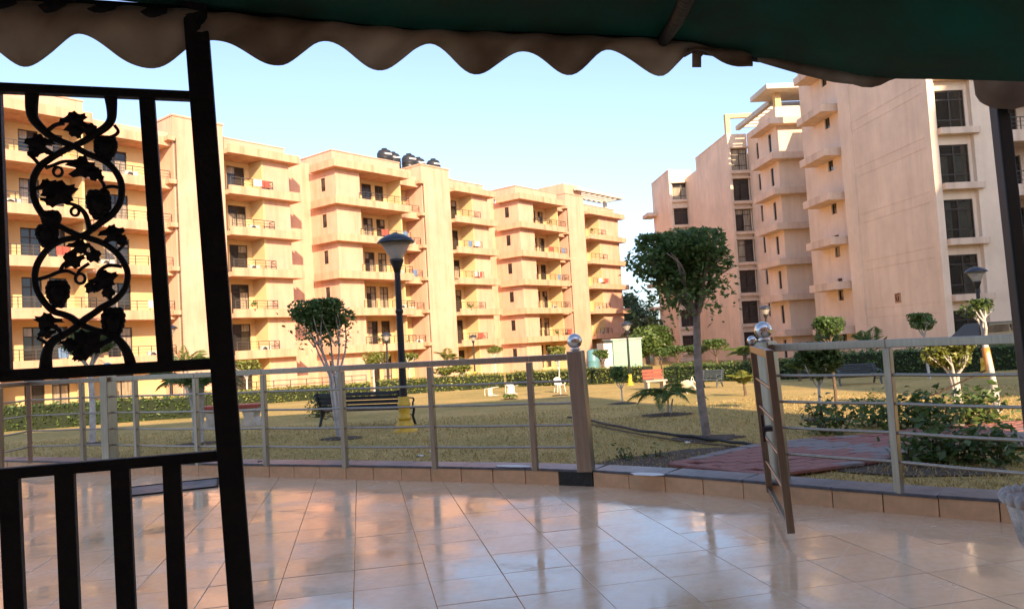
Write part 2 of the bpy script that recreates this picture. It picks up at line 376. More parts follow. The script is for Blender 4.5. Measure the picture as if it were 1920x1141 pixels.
def make_terrace():
    xs = list(np.arange(-40, 9.1, 0.5)); V = []; F = []
    for x in xs: V += [(x, -3.2+0.2*(x-8), -0.014), (x, max(kerb_y(x)+0.1, -3.2+0.2*(x-8)+0.01), -0.014)]
    for i in range(len(xs)-1): F.append((2*i, 2*i+2, 2*i+3, 2*i+1))
    fl = big_mesh('terrace_floor', V, F, M['grout']); fl['kind'] = 'structure'
    T = 0.40; gp = 0.003; h = T/2-gp/2; ch = 0.0022
    vs = [(-h, -h, -.012), (h, -h, -.012), (h, h, -.012), (-h, h, -.012), (-h, -h, -ch*.7), (h, -h, -ch*.7), (h, h, -ch*.7), (-h, h, -ch*.7), (-h+ch, -h+ch, 0), (h-ch, -h+ch, 0), (h-ch, h-ch, 0), (-h+ch, h-ch, 0)]
    fs = [(0,1,5,4),(1,2,6,5),(2,3,7,6),(3,0,4,7),(4,5,9,8),(5,6,10,9),(6,7,11,10),(7,4,8,11),(8,9,10,11)]
    def tilemesh(name, items):
        V = []; F = []; U = []
        for (cx, cy, tx, ty, rz, dz) in items:
            b = len(V); mtx = Matrix.Translation((cx, cy, dz)) @ Euler((tx, ty, rz)).to_matrix().to_4x4()
            V += [tuple(mtx @ Vector(v)) for v in vs]; F += [tuple(b+i for i in f) for f in fs]
        me = bpy.data.meshes.new(name); me.from_pydata(V, [], F); me.materials.append(M['tile'])
        uvl = me.uv_layers.new(name='UVMap'); k = 0
        for f in F:
            for vi in f:
                q = vs[vi % 12]; uvl.data[k].uv = (q[0]/T+0.5, q[1]/T+0.5); k += 1
        me.update(); return me
    cells = []
    for i in range(-60, 40):
        for j in range(-14, 34):
            c = tb*(i*T+0.11)+ta*(j*T+0.05)
            if c.y > kerb_y(c.x)+0.35 or c.x < -14 or c.y < -3.1+0.2*(c.x-8): continue
            # distance in view
            vis = c.y > 3.2 and abs(c.x) < c.y*0.72+0.6
            cells.append((0 if vis else 1, c.length, c))
    cells.sort(key=lambda t: (t[0], t[1]))
    one = tilemesh('floor_tile', [(0, 0, 0, 0, 0, 0)]); rest = []
    rz0 = -math.atan2(ta.x, ta.y)
    for n, (v, d, c) in enumerate(cells):
        tx, ty, dz = random.gauss(0, R(0.13)), random.gauss(0, R(0.13)), random.uniform(-0.0009, 0.0009)
        if n < 300:
            place(one, 'floor_tile', fl, (c.x, c.y, dz), (tx, ty, rz0+random.choice((0, 1, 2, 3))*math.pi/2))
        else: rest.append((c.x, c.y, tx, ty, rz0, dz))
    o = place(tilemesh('floor_tiles_beyond', rest), 'floor_tiling', fl); o['kind'] = 'stuff'
make_terrace()
# kerb: core, coping stones, a row of orange tiles on its face
def make_kerb():
    mb = MB(); X0, X1 = -13.0, 7.2
    xs = np.arange(X0, X1+0.01, 0.2)
    fr = [kerb_frame(float(x)) for x in xs]
    V = []
    for p, t, n in fr:
        q = p+n*0.012; r = p+n*KW
        V += [(q.x, q.y, -0.02), (q.x, q.y, 0.118), (r.x, r.y, 0.118), (r.x, r.y, -0.02)]
    F = []
    for i in range(len(fr)-1):
        for k in range(3): a = 4*i+k; F.append((a, a+4, a+5, a+1))
    o = big_mesh('kerb', V, F, M['grout']); o['kind'] = 'structure'
    # arc-length stations
    dense = np.arange(X0, X1, 0.02); pts = [Vector((x, kerb_y(x))) for x in dense]
    acc = [0]
    for a, b in zip(pts, pts[1:]): acc.append(acc[-1]+(b-a).length)
    xat = lambda s: float(np.interp(s, acc, dense))
    total = acc[-1]; s = 0.0; kt = None
    xb = G(1067, 908, 0.0).x
    tw = 0.33; box = MB().box(-tw/2+.003, tw/2-.003, -0.0, 0.014, -0.004, 0.122).mesh('kerb_tile', M['kerbtile'])
    n = int(total/tw)
    ib = min(range(n), key=lambda i: abs(xat((i+.5)*tw)-xb))
    for i in range(n):
        p, t, nn = kerb_frame(xat((i+.5)*tw)); a = math.atan2(t.y, t.x)
        if i == ib:
            k = MB().box(-tw/2+.004, tw/2-.004, -0.004, 0.014, -0.004, 0.122).build('kerb_tile', M['black_stone'], o, (p.x, p.y, 0), (0, 0, a), bevel=0.005); k['label'] = 'broken black stretch of kerb beside the ball post'
            continue
        t_ = place(box, 'kerb_tile', o, (p.x-nn.x*random.uniform(0, .004), p.y-nn.y*random.uniform(0, .004), 0), (random.gauss(0, .006), 0, a+random.gauss(0, .006)))
        bev(t_, .003)
    cw = 0.66; cb = MB().box(-cw/2+.002, cw/2-.002, -0.012, KW+.01, 0.118, 0.140).mesh('coping_stone', M['granite'])
    for i in range(int(total/cw)):
        p, t, nn = kerb_frame(xat((i+.5)*cw)); a = math.atan2(t.y, t.x)
        if abs(p.x-xb) < .0: continue
        c_ = place(cb, 'coping_stone', o, (p.x, p.y, random.uniform(-.0015, .0015)), (random.gauss(0, .004), 0, a)); bev(c_, .004)
    return o
make_kerb()

# ------------------------------------------------------------------ window prototypes
WC = {}
def window(parent, w, h, loc, rz, style='dark', depth=0.10, name='window'):
    """opening w x h, loc = lower-left-front corner of opening; frame mesh + pane sub-parts (local x along the wall, y inwards)"""
    key = (round(w, 2), round(h, 2))
    if key not in WC:
        fr = MB(); t = 0.065; d0, d1 = 0.02, 0.085
        fr.box(0, t, d0, d1, 0, h); fr.box(w-t, w, d0, d1, 0, h); fr.box(t, w-t, d0, d1, 0, t); fr.box(t, w-t, d0, d1, h-t, h)
        cols = 1 if w < 0.7 else 2
        tz = h*0.76 if h > 1.2 else None
        if cols == 2: fr.box(w/2-t*.6, w/2+t*.6, d0, d1, t, h-t)
        if tz: fr.box(t, w-t, d0+.005, d1-.005, tz-t/2, tz+t/2)
        if h > 1.9: fr.box(t, w-t, d0+.006, d1-.006, h*.24-t/2, h*.24+t/2)
        rooms = []
        for c in range(cols):
            x0 = t if c == 0 else w/2+t*.6; x1 = (w/2-t*.6 if cols == 2 else w-t) if c == 0 else w-t
            zs = [t]+([h*.24] if h > 1.9 else [])+([tz] if tz else [])+[h-t]
            pm = MB().box(x0, x1, d0+.03, d0+.036, t, (tz or h-t)-(t/2 if tz else 0))
            rooms.append(pm)
            if tz: rooms.append(MB().box(x0, x1, d0+.03, d0+.036, tz+t/2, h-t))
        WC[key] = (fr.mesh('window_frame', M['frame']), [[r.mesh('pane_dark', M['glass']), r.mesh('pane_curtain', M['glass2']), r.mesh('pane_clear', M['pane'])] for r in rooms])
    fm, panes = WC[key]
    o = place(fm, name, parent, loc, (0, 0, rz))
    for i, p in enumerate(panes):
        k = 2 if style == 'clear' else (1 if (style == 'curtain' or (style == 'mix' and random.random() < 0.4)) else 0)
        place(p[k], 'pane', o)
    return o
RC = {}
def railing(parent, segs, loc=(0, 0, 0), h=0.62, key=None):
    """thin balcony railing along polyline segs (x, y)"""
    k = key or tuple(segs)
    if k not in RC:
        mb = MB()
        for a, b in zip(segs, segs[1:]):
            A = Vector((*a, 0)); B = Vector((*b, 0)); n = max(1, round((B-A).length/0.85))
            for i in range(n+1):
                p = A.lerp(B, i/n); mb.box(p.x-.02, p.x+.02, p.y-.02, p.y+.02, 0, h)
            for z, r in ((h, .045), (h*.66, .024), (h*.33, .024)): mb.bar(A+Vector((0, 0, z)), B+Vector((0, 0, z)), r, r)
        RC[k] = mb.mesh('balcony_railing', M['rail_dark'])
    return place(RC[k], 'balcony_railing', parent, loc)

# ------------------------------------------------------------------ apartment block in the sun
TH = R(39); LB = empty('apartment_block', (-13.7, 62, 0), R(90)-TH, 'long sunlit peach apartment block with stacked balconies and black roof tanks', 'apartment building')
def F(k): return 1.9+3.0*(k-1)
ZB = -2.2; FH = 0.62
def place_slab(mb, name='balcony_slab', parent=LB, ks=range(1, 7), m='fascia'):
    me = mb.mesh(name, M[m])
    return [place(me, name, parent, (0, 0, F(k))) for k in ks]
bay_spots = []            # places where balcony clutter can go
def loggia_floor_z(k): return F(k)-0.42
def module(s0, parts='PABS', a_ext=0.0, s_ext=0.0):
    ks = range(0, 6)
    if 'P' in parts:
        mb = MB(); mb.box(s0, s0+3.8, 1.2, 6, ZB, 18.35); mb.box(s0-.06, s0+3.86, 1.14, 6, 18.36, 18.5)
        mb.build('pilaster_wall', M['peach'], LB)
        fin = MB().box(s0-.5, s0+.02, 0.9, 1.9, -.3, 0)
        me = fin.mesh('ledge', M['fascia'])
        for k in range(1, 7): place(me, 'ledge', LB, (0, 0, F(k)-.05))
        MB().tube([(s0+.12, 1.12, ZB+1), (s0+.12, 1.12, 16.8)], .055, 8).build('drain_pipe', M['bark_dark'], LB)
    if 'A' in parts:
        x0, xb, x1 = s0+3.8, s0+6.9, s0+9.3+a_ext
        ops = [(s0+5.0, s0+6.5, loggia_floor_z(k), loggia_floor_z(k)+2.45) for k in ks]
        mb = MB(); mb.wall_x(x0, xb, 2.9, 3.1, ZB, 16.4, ops); mb.wall_y(1.2, 2.9, xb, xb+.15, ZB, 16.4); mb.build('loggia_wall', M['yellow'], LB)
        mb = MB(); mb.wall_x(xb+.15, x1, 1.2, 1.4, ZB, 16.4); mb.wall_y(1.4, 4.2, x1-.2, x1, ZB, 16.4)
        mb.box(x0, x1+.02, 1.7, 2.0, 16.8, 17.6); mb.box(x0-.02, x1+.06, 1.66, 2.04, 17.61, 17.7)
        mb.build('bay_wall', M['peach'], LB)
        for (a, b, c, d) in ops: window(LB, b-a, d-c, (a, 2.96, c), 0, 'mix')
        place_slab(MB().box(x0-.03, x1+.62, .5, 2.88, -FH, -.30).box(x0-.03, x1+.62, .5, .65, -.30, 0).box(x1+.5, x1+.62, .65, 1.5, -.30, 0))
        for k in range(1, 6):
            railing(LB, ((x0+.1, .56), (xb+.5, .56), (xb+.5, 1.2)), (0, 0, F(k)), key=('A', round(s0, 1)))
            bay_spots.append((s0, 'A', k, x0+.3, xb, 1.0))
    if 'B' in parts:
        x0, xb, x1, xe = s0+12.9, s0+15.4, s0+20.1, s0+20.1
        ops = [(s0+17.2, s0+18.3, loggia_floor_z(k), loggia_floor_z(k)+2.45) for k in ks]+[(s0+18.7, s0+19.7, loggia_floor_z(k), loggia_floor_z(k)+2.45) for k in ks]
        mb = MB(); mb.wall_x(xb-.15, x1, 1.9, 2.1, ZB, 16.4, ops); mb.wall_y(.25, 1.9, x1, x1+.15, ZB, 16.4); mb.build('loggia_wall', M['yellow'], LB)
        so = [(1.35, 1.95, F(k)+.75, F(k)+1.85) for k in ks]
        mb = MB(); mb.wall_y(.18, 3.4, x0, x0+.18, ZB, 16.4, so); mb.wall_x(x0, xb, 0, .18, ZB, 16.4); mb.wall_y(.18, 1.9, xb-.15, xb, ZB, 16.4)
        mb.box(x0-.02, x1+.2, .3, .55, 16.85, 17.8); mb.box(x0-.02, x0+.24, .55, 4.5, 16.85, 17.8); mb.box(x0-.07, x1+.25, .25, .6, 17.81, 17.9); mb.box(x0-.07, x0+.29, .6, 4.5, 17.81, 17.9)
        mb.build('bay_wall', M['peach'], LB)
        for (a, b, c, d) in ops: window(LB, b-a, d-c, (a, 1.96, c), 0, 'mix')
        for (a, b, c, d) in so: window(LB, b-a, d-c, (x0+.06, b, c), -math.pi/2, 'dark')
        place_slab(MB().box(x0-.6, x1+.35, -.7, 1.88, -FH, -.30).box(x0-.6, x1+.35, -.7, -.55, -.30, 0).box(x0-.6, x0-.45, -.55, 2.6, -.30, 0).box(x1+.2, x1+.35, -.55, 1.2, -.3, 0).box(x0-.6, x0, 1.88, 2.6, -FH, -.30))
        for k in range(1, 6):
            railing(LB, ((xb-.1, 0.0), (xb-.1, -.62), (x1+.28, -.62), (x1+.28, .25)), (0, 0, F(k)), key=('B', round(s0, 1)))
            bay_spots.append((s0, 'B', k, xb+.2, x1-.2, -.2))
    if 'A' in parts and 'B' in parts:
        MB().box(s0+9.1+a_ext, s0+13.2, 3.4, 3.6, ZB, 17.3).build('recess_wall', M['peach'], LB)
    if 'S' in parts:
        x0, x1 = s0+20.25, s0+23.8+s_ext
        ops = [(s0+21.1+s_ext*.6, s0+22.2+s_ext*.6+(.5 if s_ext else 0), loggia_floor_z(k), loggia_floor_z(k)+2.4) for k in ks]
        mb = MB(); mb.wall_x(x0, x1, 3.4, 3.6, ZB, 16.4, ops); mb.wall_y(1.9, 3.4, x0-.1, x0+.1, ZB, 16.4); mb.build('loggia_wall', M['yellow'], LB)
        MB().box(x0, x1-.02, 1.8, 2.05, 16.8, 17.3).build('bay_wall', M['peach'], LB)
        for (a, b, c, d) in ops: window(LB, b-a, d-c, (a, 3.46, c), 0, 'mix')
        place_slab(MB().box(x0+.1, x1-.02, 1.5, 3.38, -FH, -.30).box(x0+.1, x1-.02, 1.5, 1.65, -.30, 0))
        for k in range(1, 6):
            railing(LB, ((x0+.2, 1.56), (x1-.1, 1.56)), (0, 0, F(k)), key=('S', round(s0, 1)))
            bay_spots.append((s0, 'S', k, x0+.4, x1-.4, 1.8))
    sa = s0 if 'P' in parts else s0+12.9
    se = s0+23.8+s_ext if 'S' in parts else s0+9.3+a_ext-.3
    MB().box(sa+.3, se, 4.3, 15, ZB, 16.3).build('rear_block', M['peach'], LB)
module(-39.4, 'BS', s_ext=2.7)
module(-12.9)
module(10.9)
module(34.2, 'PA', a_ext=2.2)
# roof pergola on the end tower
x0, x1 = 34.2+3.9, 34.2+11.6
pg = empty('roof_pergola', (0, 0, 0)); pg.parent = LB
MB().box(34.2, 34.2+3.6, 1.3, 5, 18.52, 19.6).build('pergola_pier', M['peach'], pg)
mb = MB(); mb.box(x0-2.2, x1+.7, .6, 1.0, 18.9, 19.25); mb.box(x0-2.2, x1+.7, 3.6, 4.0, 18.9, 19.25); mb.box(x1+.35, x1+.7, 1.0, 3.6, 18.9, 19.25); mb.build('pergola_beam', M['white_concrete'], pg)
sl_me = MB().box(-.12, .12, 1.0, 3.6, 18.95, 19.2).mesh('pergola_slat', M['white_concrete'])
for i in range(8): place(sl_me, 'pergola_slat', pg, (x0-1.4+i*1.2, 0, 0))
for q in ((x1-1.2, 2.2), (x0+1, 3.0)): MB().box(q[0], q[0]+.4, q[1], q[1]+.4, 17.5, 18.9).build('pergola_post', M['white_concrete'], pg)
# roof tanks
def lb_world(x, y, z): return LB.matrix_basis @ Vector((x, y, z))
LBM = Matrix.Translation((-13.7, 62, 0)) @ Matrix.Rotation(R(90)-TH, 4, 'Z')
MB().box(7.9, 16.4, 2.5, 5.4, 16.32, 18.05).build('tank_platform', M['peach'], LB)
tk = MB(); tk.lathe([(0.0, 0), (.72, 0), (.72, .5), (.76, .53), (.72, .56), (.72, 1.0), (.76, 1.03), (.72, 1.06), (.72, 1.5), (.55, 1.78), (.26, 1.9), (.26, 2.0), (.0, 2.02)], n=20)
tmesh = tk.mesh('water_tank', M['tank'])
lmesh = MB().box(-.35, .35, -.75, -.70, 1.30, 1.42).mesh('tank_highlight', M['paper'])  # white strip painted as the highlight on each tank
names = ['black water tank at the near end of the rooftop row', 'second black water tank of the rooftop row', 'middle black water tank of the rooftop row', 'fourth black water tank of the rooftop row', 'last black water tank of the rooftop row, above the cream pilaster']
for i, x in enumerate((8.8, 10.3, 11.9, 13.6, 15.2)):
    p = LBM @ Vector((x, 3.7+.5*(i % 2), 18.06)); t = empty('water_tank', p, R(90)-TH+R(-14), names[i], 'water tank', 'black water tanks on the roof')
    place(tmesh, 'tank_body', t); place(lmesh, 'tank_highlight', t)

# ------------------------------------------------------------------ tall block in the shade
RB = empty('apartment_tower', (22.7, 40.6, 0), R(4), 'tall pink apartment tower in shade with grooved blank side wall and plaque', 'apartment building')
RBM = Matrix.Translation((22.7, 40.6, 0)) @ Matrix.Rotation(R(4), 4, 'Z')
ZR, ZT = -2.0, 21.6
def rbuild(mb, name, m='pink', parent=RB): return mb.build(name, M[m], parent)
WB = [2.5+2.95*k for k in range(-1, 6)]
# front wall with window bay
mb = MB(); ops = [(.52, 2.17, z, z+2.1) for z in WB]
mb.box(0, .40, 0, .5, ZR, ZT); mb.wall_x(.40, 2.35, .22, .5, ZR, ZT, ops); mb.box(2.35, 4.3, -.05, .5, ZR, ZT); mb.box(.5, 4.3, .5+1.2, 8, ZR, ZT)
rbuild(mb, 'front_wall')
for i, (a, b, c, d) in enumerate(ops):
    w = window(RB, b-a, d-c, (a, .26, c), 0, 'clear')
    MB().box(a-.1, b+.1, 1.0, 1.05, c-.1, d+.1).build('room_shade', M['dark_room'], w, (-a, -.26, -c))
    cu = MB(); k = 26
    for (xa, xb) in (((.12, .62), (1.02, 1.52)) if i % 3 != 1 else ((.85, 1.55),)):
        vs = []
        for j in range(k+1):
            x = xa+(xb-xa)*j/k; y = .26+.03*math.sin(j*1.7+i); vs += [(x, y, .05), (x, y, (1.55 if i % 2 else d-c-.06))]
        cu.add(vs, [(2*j, 2*j+2, 2*j+3, 2*j+1) for j in range(k)], 0, True)
    cu.build('curtain', M['curtain' if i % 4 != 0 else 'curtain_dark'], w)
lm = MB().box(.41, 2.62, -.28, .22, -.36, -.02).mesh('window_ledge', M['fascia_r'])
for z in WB: place(lm, 'window_ledge', RB, (0, 0, z))
# side wall in cast panels with recessed joints
mb = MB(); mb.box(.016, .4, .5, 7.9, ZR, ZT); rbuild(mb, 'side_wall_core', 'fascia_r')
jz = sorted([ZR]+[5.1+2.95*k for k in range(-2, 6)]+[4.55+2.95*k for k in range(-2, 6)]+[ZT])
for a, b in zip(jz, jz[1:]):
    if b-a > .05 and a >= ZR: MB().box(0, .05, .5, 7.9, a+.014, b-.014).build('side_wall_panel', M['pink'], RB)
MB().box(-.07, .35, 7.9, 9.3, ZR, ZT).build('pipe_duct', M['pink'], RB)
# fins section
so = [(11.4, 12.1, 14.7-2.95*k, 16.2-2.95*k) for k in range(-1, 6)]
mb = MB(); mb.wall_y(9.3, 15.4, .4, .6, ZR, ZT, so); mb.box(.4, 3, 15.4, 15.6, ZR, ZT); mb.box(.6, 3, 9.4, 9.6, ZR, ZT); rbuild(mb, 'stair_wall')
for (a, b, c, d) in so: window(RB, b-a, d-c, (.46, b, c), -math.pi/2, 'mix')
fm = MB().box(-.85, .45, 10.0, 13.7, -.5, 0).mesh('sun_fin', M['fascia_r'])
for k in range(-1, 6): place(fm, 'sun_fin', RB, (0, 0, 15.9-2.95*k))
# bay with wrapped slabs
B1 = lambda k: 18.4-2.88*k
so = [(23.4, 24.0, B1(k)-2.35, B1(k)-.85) for k in range(0, 7)]
fo = [(4.6, 5.4, B1(k)-2.85, B1(k)-.65) for k in range(0, 7)]
mb = MB(); mb.wall_y(22.5, 26, 1.4, 1.6, ZR, 18.2, so); mb.wall_x(1.4, 6.0, 22.3, 22.5, ZR, 18.2, fo); mb.box(5.9, 6.1, 15.6, 22.3, ZR, 18.2)
mb.box(1.5, 6.5, 22.4, 22.65, 18.2, 19.5); mb.box(1.5, 1.75, 22.65, 26, 18.2, 19.5)
rbuild(mb, 'bay_wall')
for (a, b, c, d) in so: window(RB, b-a, d-c, (1.46, b, c), -math.pi/2, 'dark')
for (a, b, c, d) in fo: window(RB, b-a, d-c, (a, 22.36, c), 0, 'dark')
bm_ = MB().box(.55, 6.2, 21.5, 22.29, -.52, 0).box(.55, 1.39, 22.29, 26.0, -.52, 0).mesh('bay_slab', M['fascia_r'])
for k in range(0, 7): place(bm_, 'bay_slab', RB, (0, 0, B1(k)))
# slit wall
so = [(30.8, 31.3, 17.2-2.95*k, 18.7-2.95*k) for k in range(0, 7)]
mb = MB(); mb.wall_y(26, 33.4, 3.3, 3.5, ZR, 20.2, so); mb.box(1.6, 3.3, 26, 26.2, ZR, 18.2); rbuild(mb, 'slit_wall')
for (a, b, c, d) in so: window(RB, b-a, d-c, (3.36, b, c), -math.pi/2, 'mix')
def end_block(x0, x1, y0, y1, top, wx, w, wz, wh, style, nm):
    ops = [(wx, wx+w, z, z+wh) for z in wz]
    mb = MB(); mb.box(x0, x0+.25, y0, y1, ZR, top); mb.wall_x(x0+.25, x1, y0+.12, y0+.35, ZR, top, ops); mb.box(x0+.25, x1, y1-.3, y1, ZR, top); mb.box(x0+.3, x1, y0+2, y1-.4, ZR, top-.8); mb.box(x0-.05, x0+.3, y0-.05, y1, top+.003, top+.1)
    rbuild(mb, nm)
    for i, (a, b, c, d) in enumerate(ops): window(RB, b-a, d-c, (a, y0+.18, c), 0, style[i % len(style)])
    lm = MB().box(wx-.15, wx+w+.15, y0-.25, y0+.12, -.32, -.02).mesh('window_ledge', M['fascia_r'])
    for z in wz: place(lm, 'window_ledge', RB, (0, 0, z))
    lm = MB().box(wx-.15, wx+w+.15, y0-.22, y0+.12, 0, .16).mesh('window_lintel', M['fascia_r'])
    for z in wz: place(lm, 'window_lintel', RB, (0, 0, z+wh))
end_block(1.34, 3.3, 33.4, 43.4, 20.3, 1.65, 1.55, [16.7-2.96*k for k in range(0, 7)], 2.15, ('curtain', 'dark', 'mix', 'mix', 'dark', 'dark', 'dark'), 'gable_wall')
end_block(-.03, 2.7, 49.5, 57.5, 20.5, .35, 2.0, [17.0-2.98*k for k in range(0, 7)], 1.95, ('mix', 'dark', 'dark', 'dark', 'curtain', 'dark', 'dark'), 'gable_wall')
MB().box(2.0, 5, 43.4, 52, ZR, 19.5).build('link_wall', M['pink'], RB)
MB().box(3.6, 30, 26.5, 60, ZR, 18.5).box(6.2, 30, 9.7, 26.5, ZR, 20.6).box(4.35, 6.0, 9.7, 15, ZR, 20.6).build('rear_block', M['pink'], RB)
fm = MB().box(-1.3, -.04, 55.5, 58.2, -.45, 0).mesh('sun_fin', M['fascia_r'])
for k in range(0, 7): place(fm, 'sun_fin', RB, (0, 0, 16.6-2.95*k))
# roof pergola
pg = empty('roof_pergola'); pg.parent = RB
mb = MB(); mb.box(.5, 6.6, 21.4, 25.0, 20.75, 21.15); mb.build('pergola_slab', M['white_concrete'], pg)
MB().box(2.1, 2.5, 25.01, 33.0, 20.5, 20.9).box(5.6, 6.0, 25.01, 33.0, 20.5, 20.9).build('pergola_beam', M['white_concrete'], pg)
sm_ = MB().box(2.5, 5.6, -.12, .12, 20.55, 20.85).mesh('pergola_slat', M['white_concrete'])
for i in range(7): place(sm_, 'pergola_slat', pg, (0, 25.6+i*1.1, 0))
pp = MB().box(0, .5, 0, .5, 0, 1.25).mesh('pergola_post', M['yellow'])
for q in ((1.6, 22.5, 19.5), (5.0, 22.5, 19.5), (3.6, 31, 19.25)): place(pp, 'pergola_post', pg, q)
MB().box(1.36, 1.8, 33.5, 33.95, 20.4, 22.3).box(1.8, 4.6, 33.5, 33.9, 21.9, 22.3).build('pergola_frame', M['yellow'], pg)
# balcony stack past the window bay
so = [(5.2, 6.6, 2.1+2.95*k, 4.3+2.95*k) for k in range(-1, 6)]
mb = MB(); mb.wall_x(4.3, 14, 2.2, 2.5, ZR, ZT, so); mb.box(4.32, 14, 3.4, 9.6, ZR, ZT); mb.box(7.4, 9.5, 1.0, 2.2, ZR, ZT); rbuild(mb, 'balcony_wall')
for (a, b, c, d) in so: window(RB, b-a, d-c, (a, 2.28, c), 0, 'dark')
sm_ = MB().box(4.31, 7.39, .3, 2.19, -.62, -.3).box(4.31, 7.39, .3, .45, -.3, 0).mesh('balcony_slab', M['fascia_r'])
for k in range(-1, 6):
    place(sm_, 'balcony_slab', RB, (0, 0, 2.1+2.95*k+.25)); railing(RB, ((4.4, .38), (7.3, .38)), (0, 0, 2.1+2.95*k+.25), h=.7, key='R')
# plaque with the letter
pq = empty('wall_plaque'); pq.parent = RB; pq.location = (-.004, 4.3, 2.62); pq.rotation_euler = (0, 0, -math.pi/2)
MB().box(-.30, .30, -.03, .004, -.28, .28).build('plaque_tile', M['plaque'], pq, bevel=.012)
lt = MB(); pts = [(-.115, -.045, .10), (-.115, -.045, -.06), (-.09, -.045, -.13), (-.03, -.045, -.175), (.03, -.045, -.175), (.09, -.045, -.13), (.115, -.045, -.06), (.115, -.045, .10)]
for a, b in zip(pts, pts[1:]): lt.bar(a, b, .055, .03)
lt.bar((-.21, -.045, .15), (-.07, -.045, .19), .05, .03); lt.bar((.0, -.045, .19), (.14, -.045, .225), .06, .03); lt.bar((.14, -.045, .225), (.19, -.045, .27), .04, .03)
lt.build('plaque_letter', M['plaque_ink'], pq)

# ------------------------------------------------------------------ buildings behind the terrace (they throw the shade)
cb = empty('clubhouse', (7.86, -3, 0), R(11.3), 'low clubhouse whose wall carries the green awning', 'clubhouse')
mb = MB(); ops = [(-6-4*i, -4.4-4*i, .05, 2.2) for i in range(11)]+[(-6.2-4*i, -4.2-4*i, 4.4, 5.9) for i in range(11)]
mb.wall_x(-50, 0, -.3, 0, -.1, 10.2, ops); mb.box(-50, 0, -14, -1.2, -.1, 10.1); mb.build('front_wall', M['peach'], cb)
for (a, b, c, d) in ops:
    w = window(cb, b-a, d-c, (b, -.06, c), math.pi, 'dark')
MB().box(-50.3, .3, -14, .3, 10.21, 10.4).build('roof_slab', M['fascia'], cb)
tw = empty('rear_tower', (15.05, -15, 0), R(0), 'unseen stepped pink tower behind the terrace, shaped for its shadow', 'apartment building')
mb = MB(); mb.box(0, 20.5, 0, 12, -.1, 13.4); mb.box(20.51, 24.0, 0, 12, -.1, 28.5); mb.box(24.01, 70, 0, 12, -.1, 38); mb.build('tower_wall', M['pink'], tw)  # unseen tower; step heights added to shape where its shadow falls
for k in range(3):
    for i in range(14): window(tw, 1.6, 1.9, (2+4*i, 12.03, 1+2.95*k), math.pi, 'dark')

# ------------------------------------------------------------------ leaves and plants
def leaves(name, pts, size, m, parent, nrm=None, aspect=0.55, fold=0.25, seed=0, droop=0.0):
    """one small folded leaf (4 triangles) at each point, random attitudes"""
    r = np.random.default_rng(seed); P = np.asarray(pts, float); n = len(P)
    d = r.normal(size=(n, 3)); d[:, 2] = d[:, 2]*0.6-droop; d /= np.linalg.norm(d, axis=1)[:, None]
    u = r.normal(size=(n, 3))+np.array([0, 0, 1.3]); u -= d*(u*d).sum(1)[:, None]; u /= np.linalg.norm(u, axis=1)[:, None]
    w = np.cross(d, u); s = size*r.uniform(0.6, 1.25, n)[:, None]
    a = P-d*s*.5; b = P+d*s*.5; c = P+w*s*aspect*.5+u*s*fold*.4-d*s*.05; e = P-w*s*aspect*.5+u*s*fold*.4-d*s*.05
    V = np.stack([a, c, b, e], 1).reshape(-1, 3); i = np.arange(n)*4
    Fs = np.concatenate([np.stack([i, i+1, i+2], 1), np.stack([i, i+2, i+3], 1)])
    o = big_mesh(name, V, Fs, m, parent); o['kind'] = 'stuff'
    return o
def blob_points(n, r, seed, lumps=9, rx=1.0, rz=0.6, flat_top=False, hollow=0.5):
    """points through a lumpy crown volume with gaps"""
    rg = np.random.default_rng(seed); P = []
    cs = rg.normal(size=(lumps, 3)); cs /= np.linalg.norm(cs, axis=1)[:, None]; cs *= (rg.uniform(.35, .68, lumps))[:, None]
    rr = rg.uniform(.34, .55, lumps)
    for i in range(lumps):
        k = n//lumps; d = rg.normal(size=(k, 3)); d /= np.linalg.norm(d, axis=1)[:, None]
        q = cs[i]+d*rr[i]*(rg.uniform(hollow, 1, k)**.5)[:, None]; P.append(q)
    P = np.concatenate(P); P[:, 2] = np.where(P[:, 2] > 0, P[:, 2], P[:, 2]*1.0)
    if flat_top: P[:, 2] = np.minimum(P[:, 2], .55+rg.normal(size=len(P))*.05)
    return P*np.array([r*rx, r*rx, r*rz])
def branch(mb, a, b, r0, r1, bend=0.08, n=5, k=6):
    a = Vector(a); b = Vector(b); off = Vector((random.uniform(-1, 1), random.uniform(-1, 1), random.uniform(-.3, .3)))*bend*(b-a).length
    pts = [a.lerp(b, i/n)+off*math.sin(math.pi*i/n) for i in range(n+1)]
    mb.tube(pts, [r0+(r1-r0)*i/n for i in range(n+1)], k)
    return pts
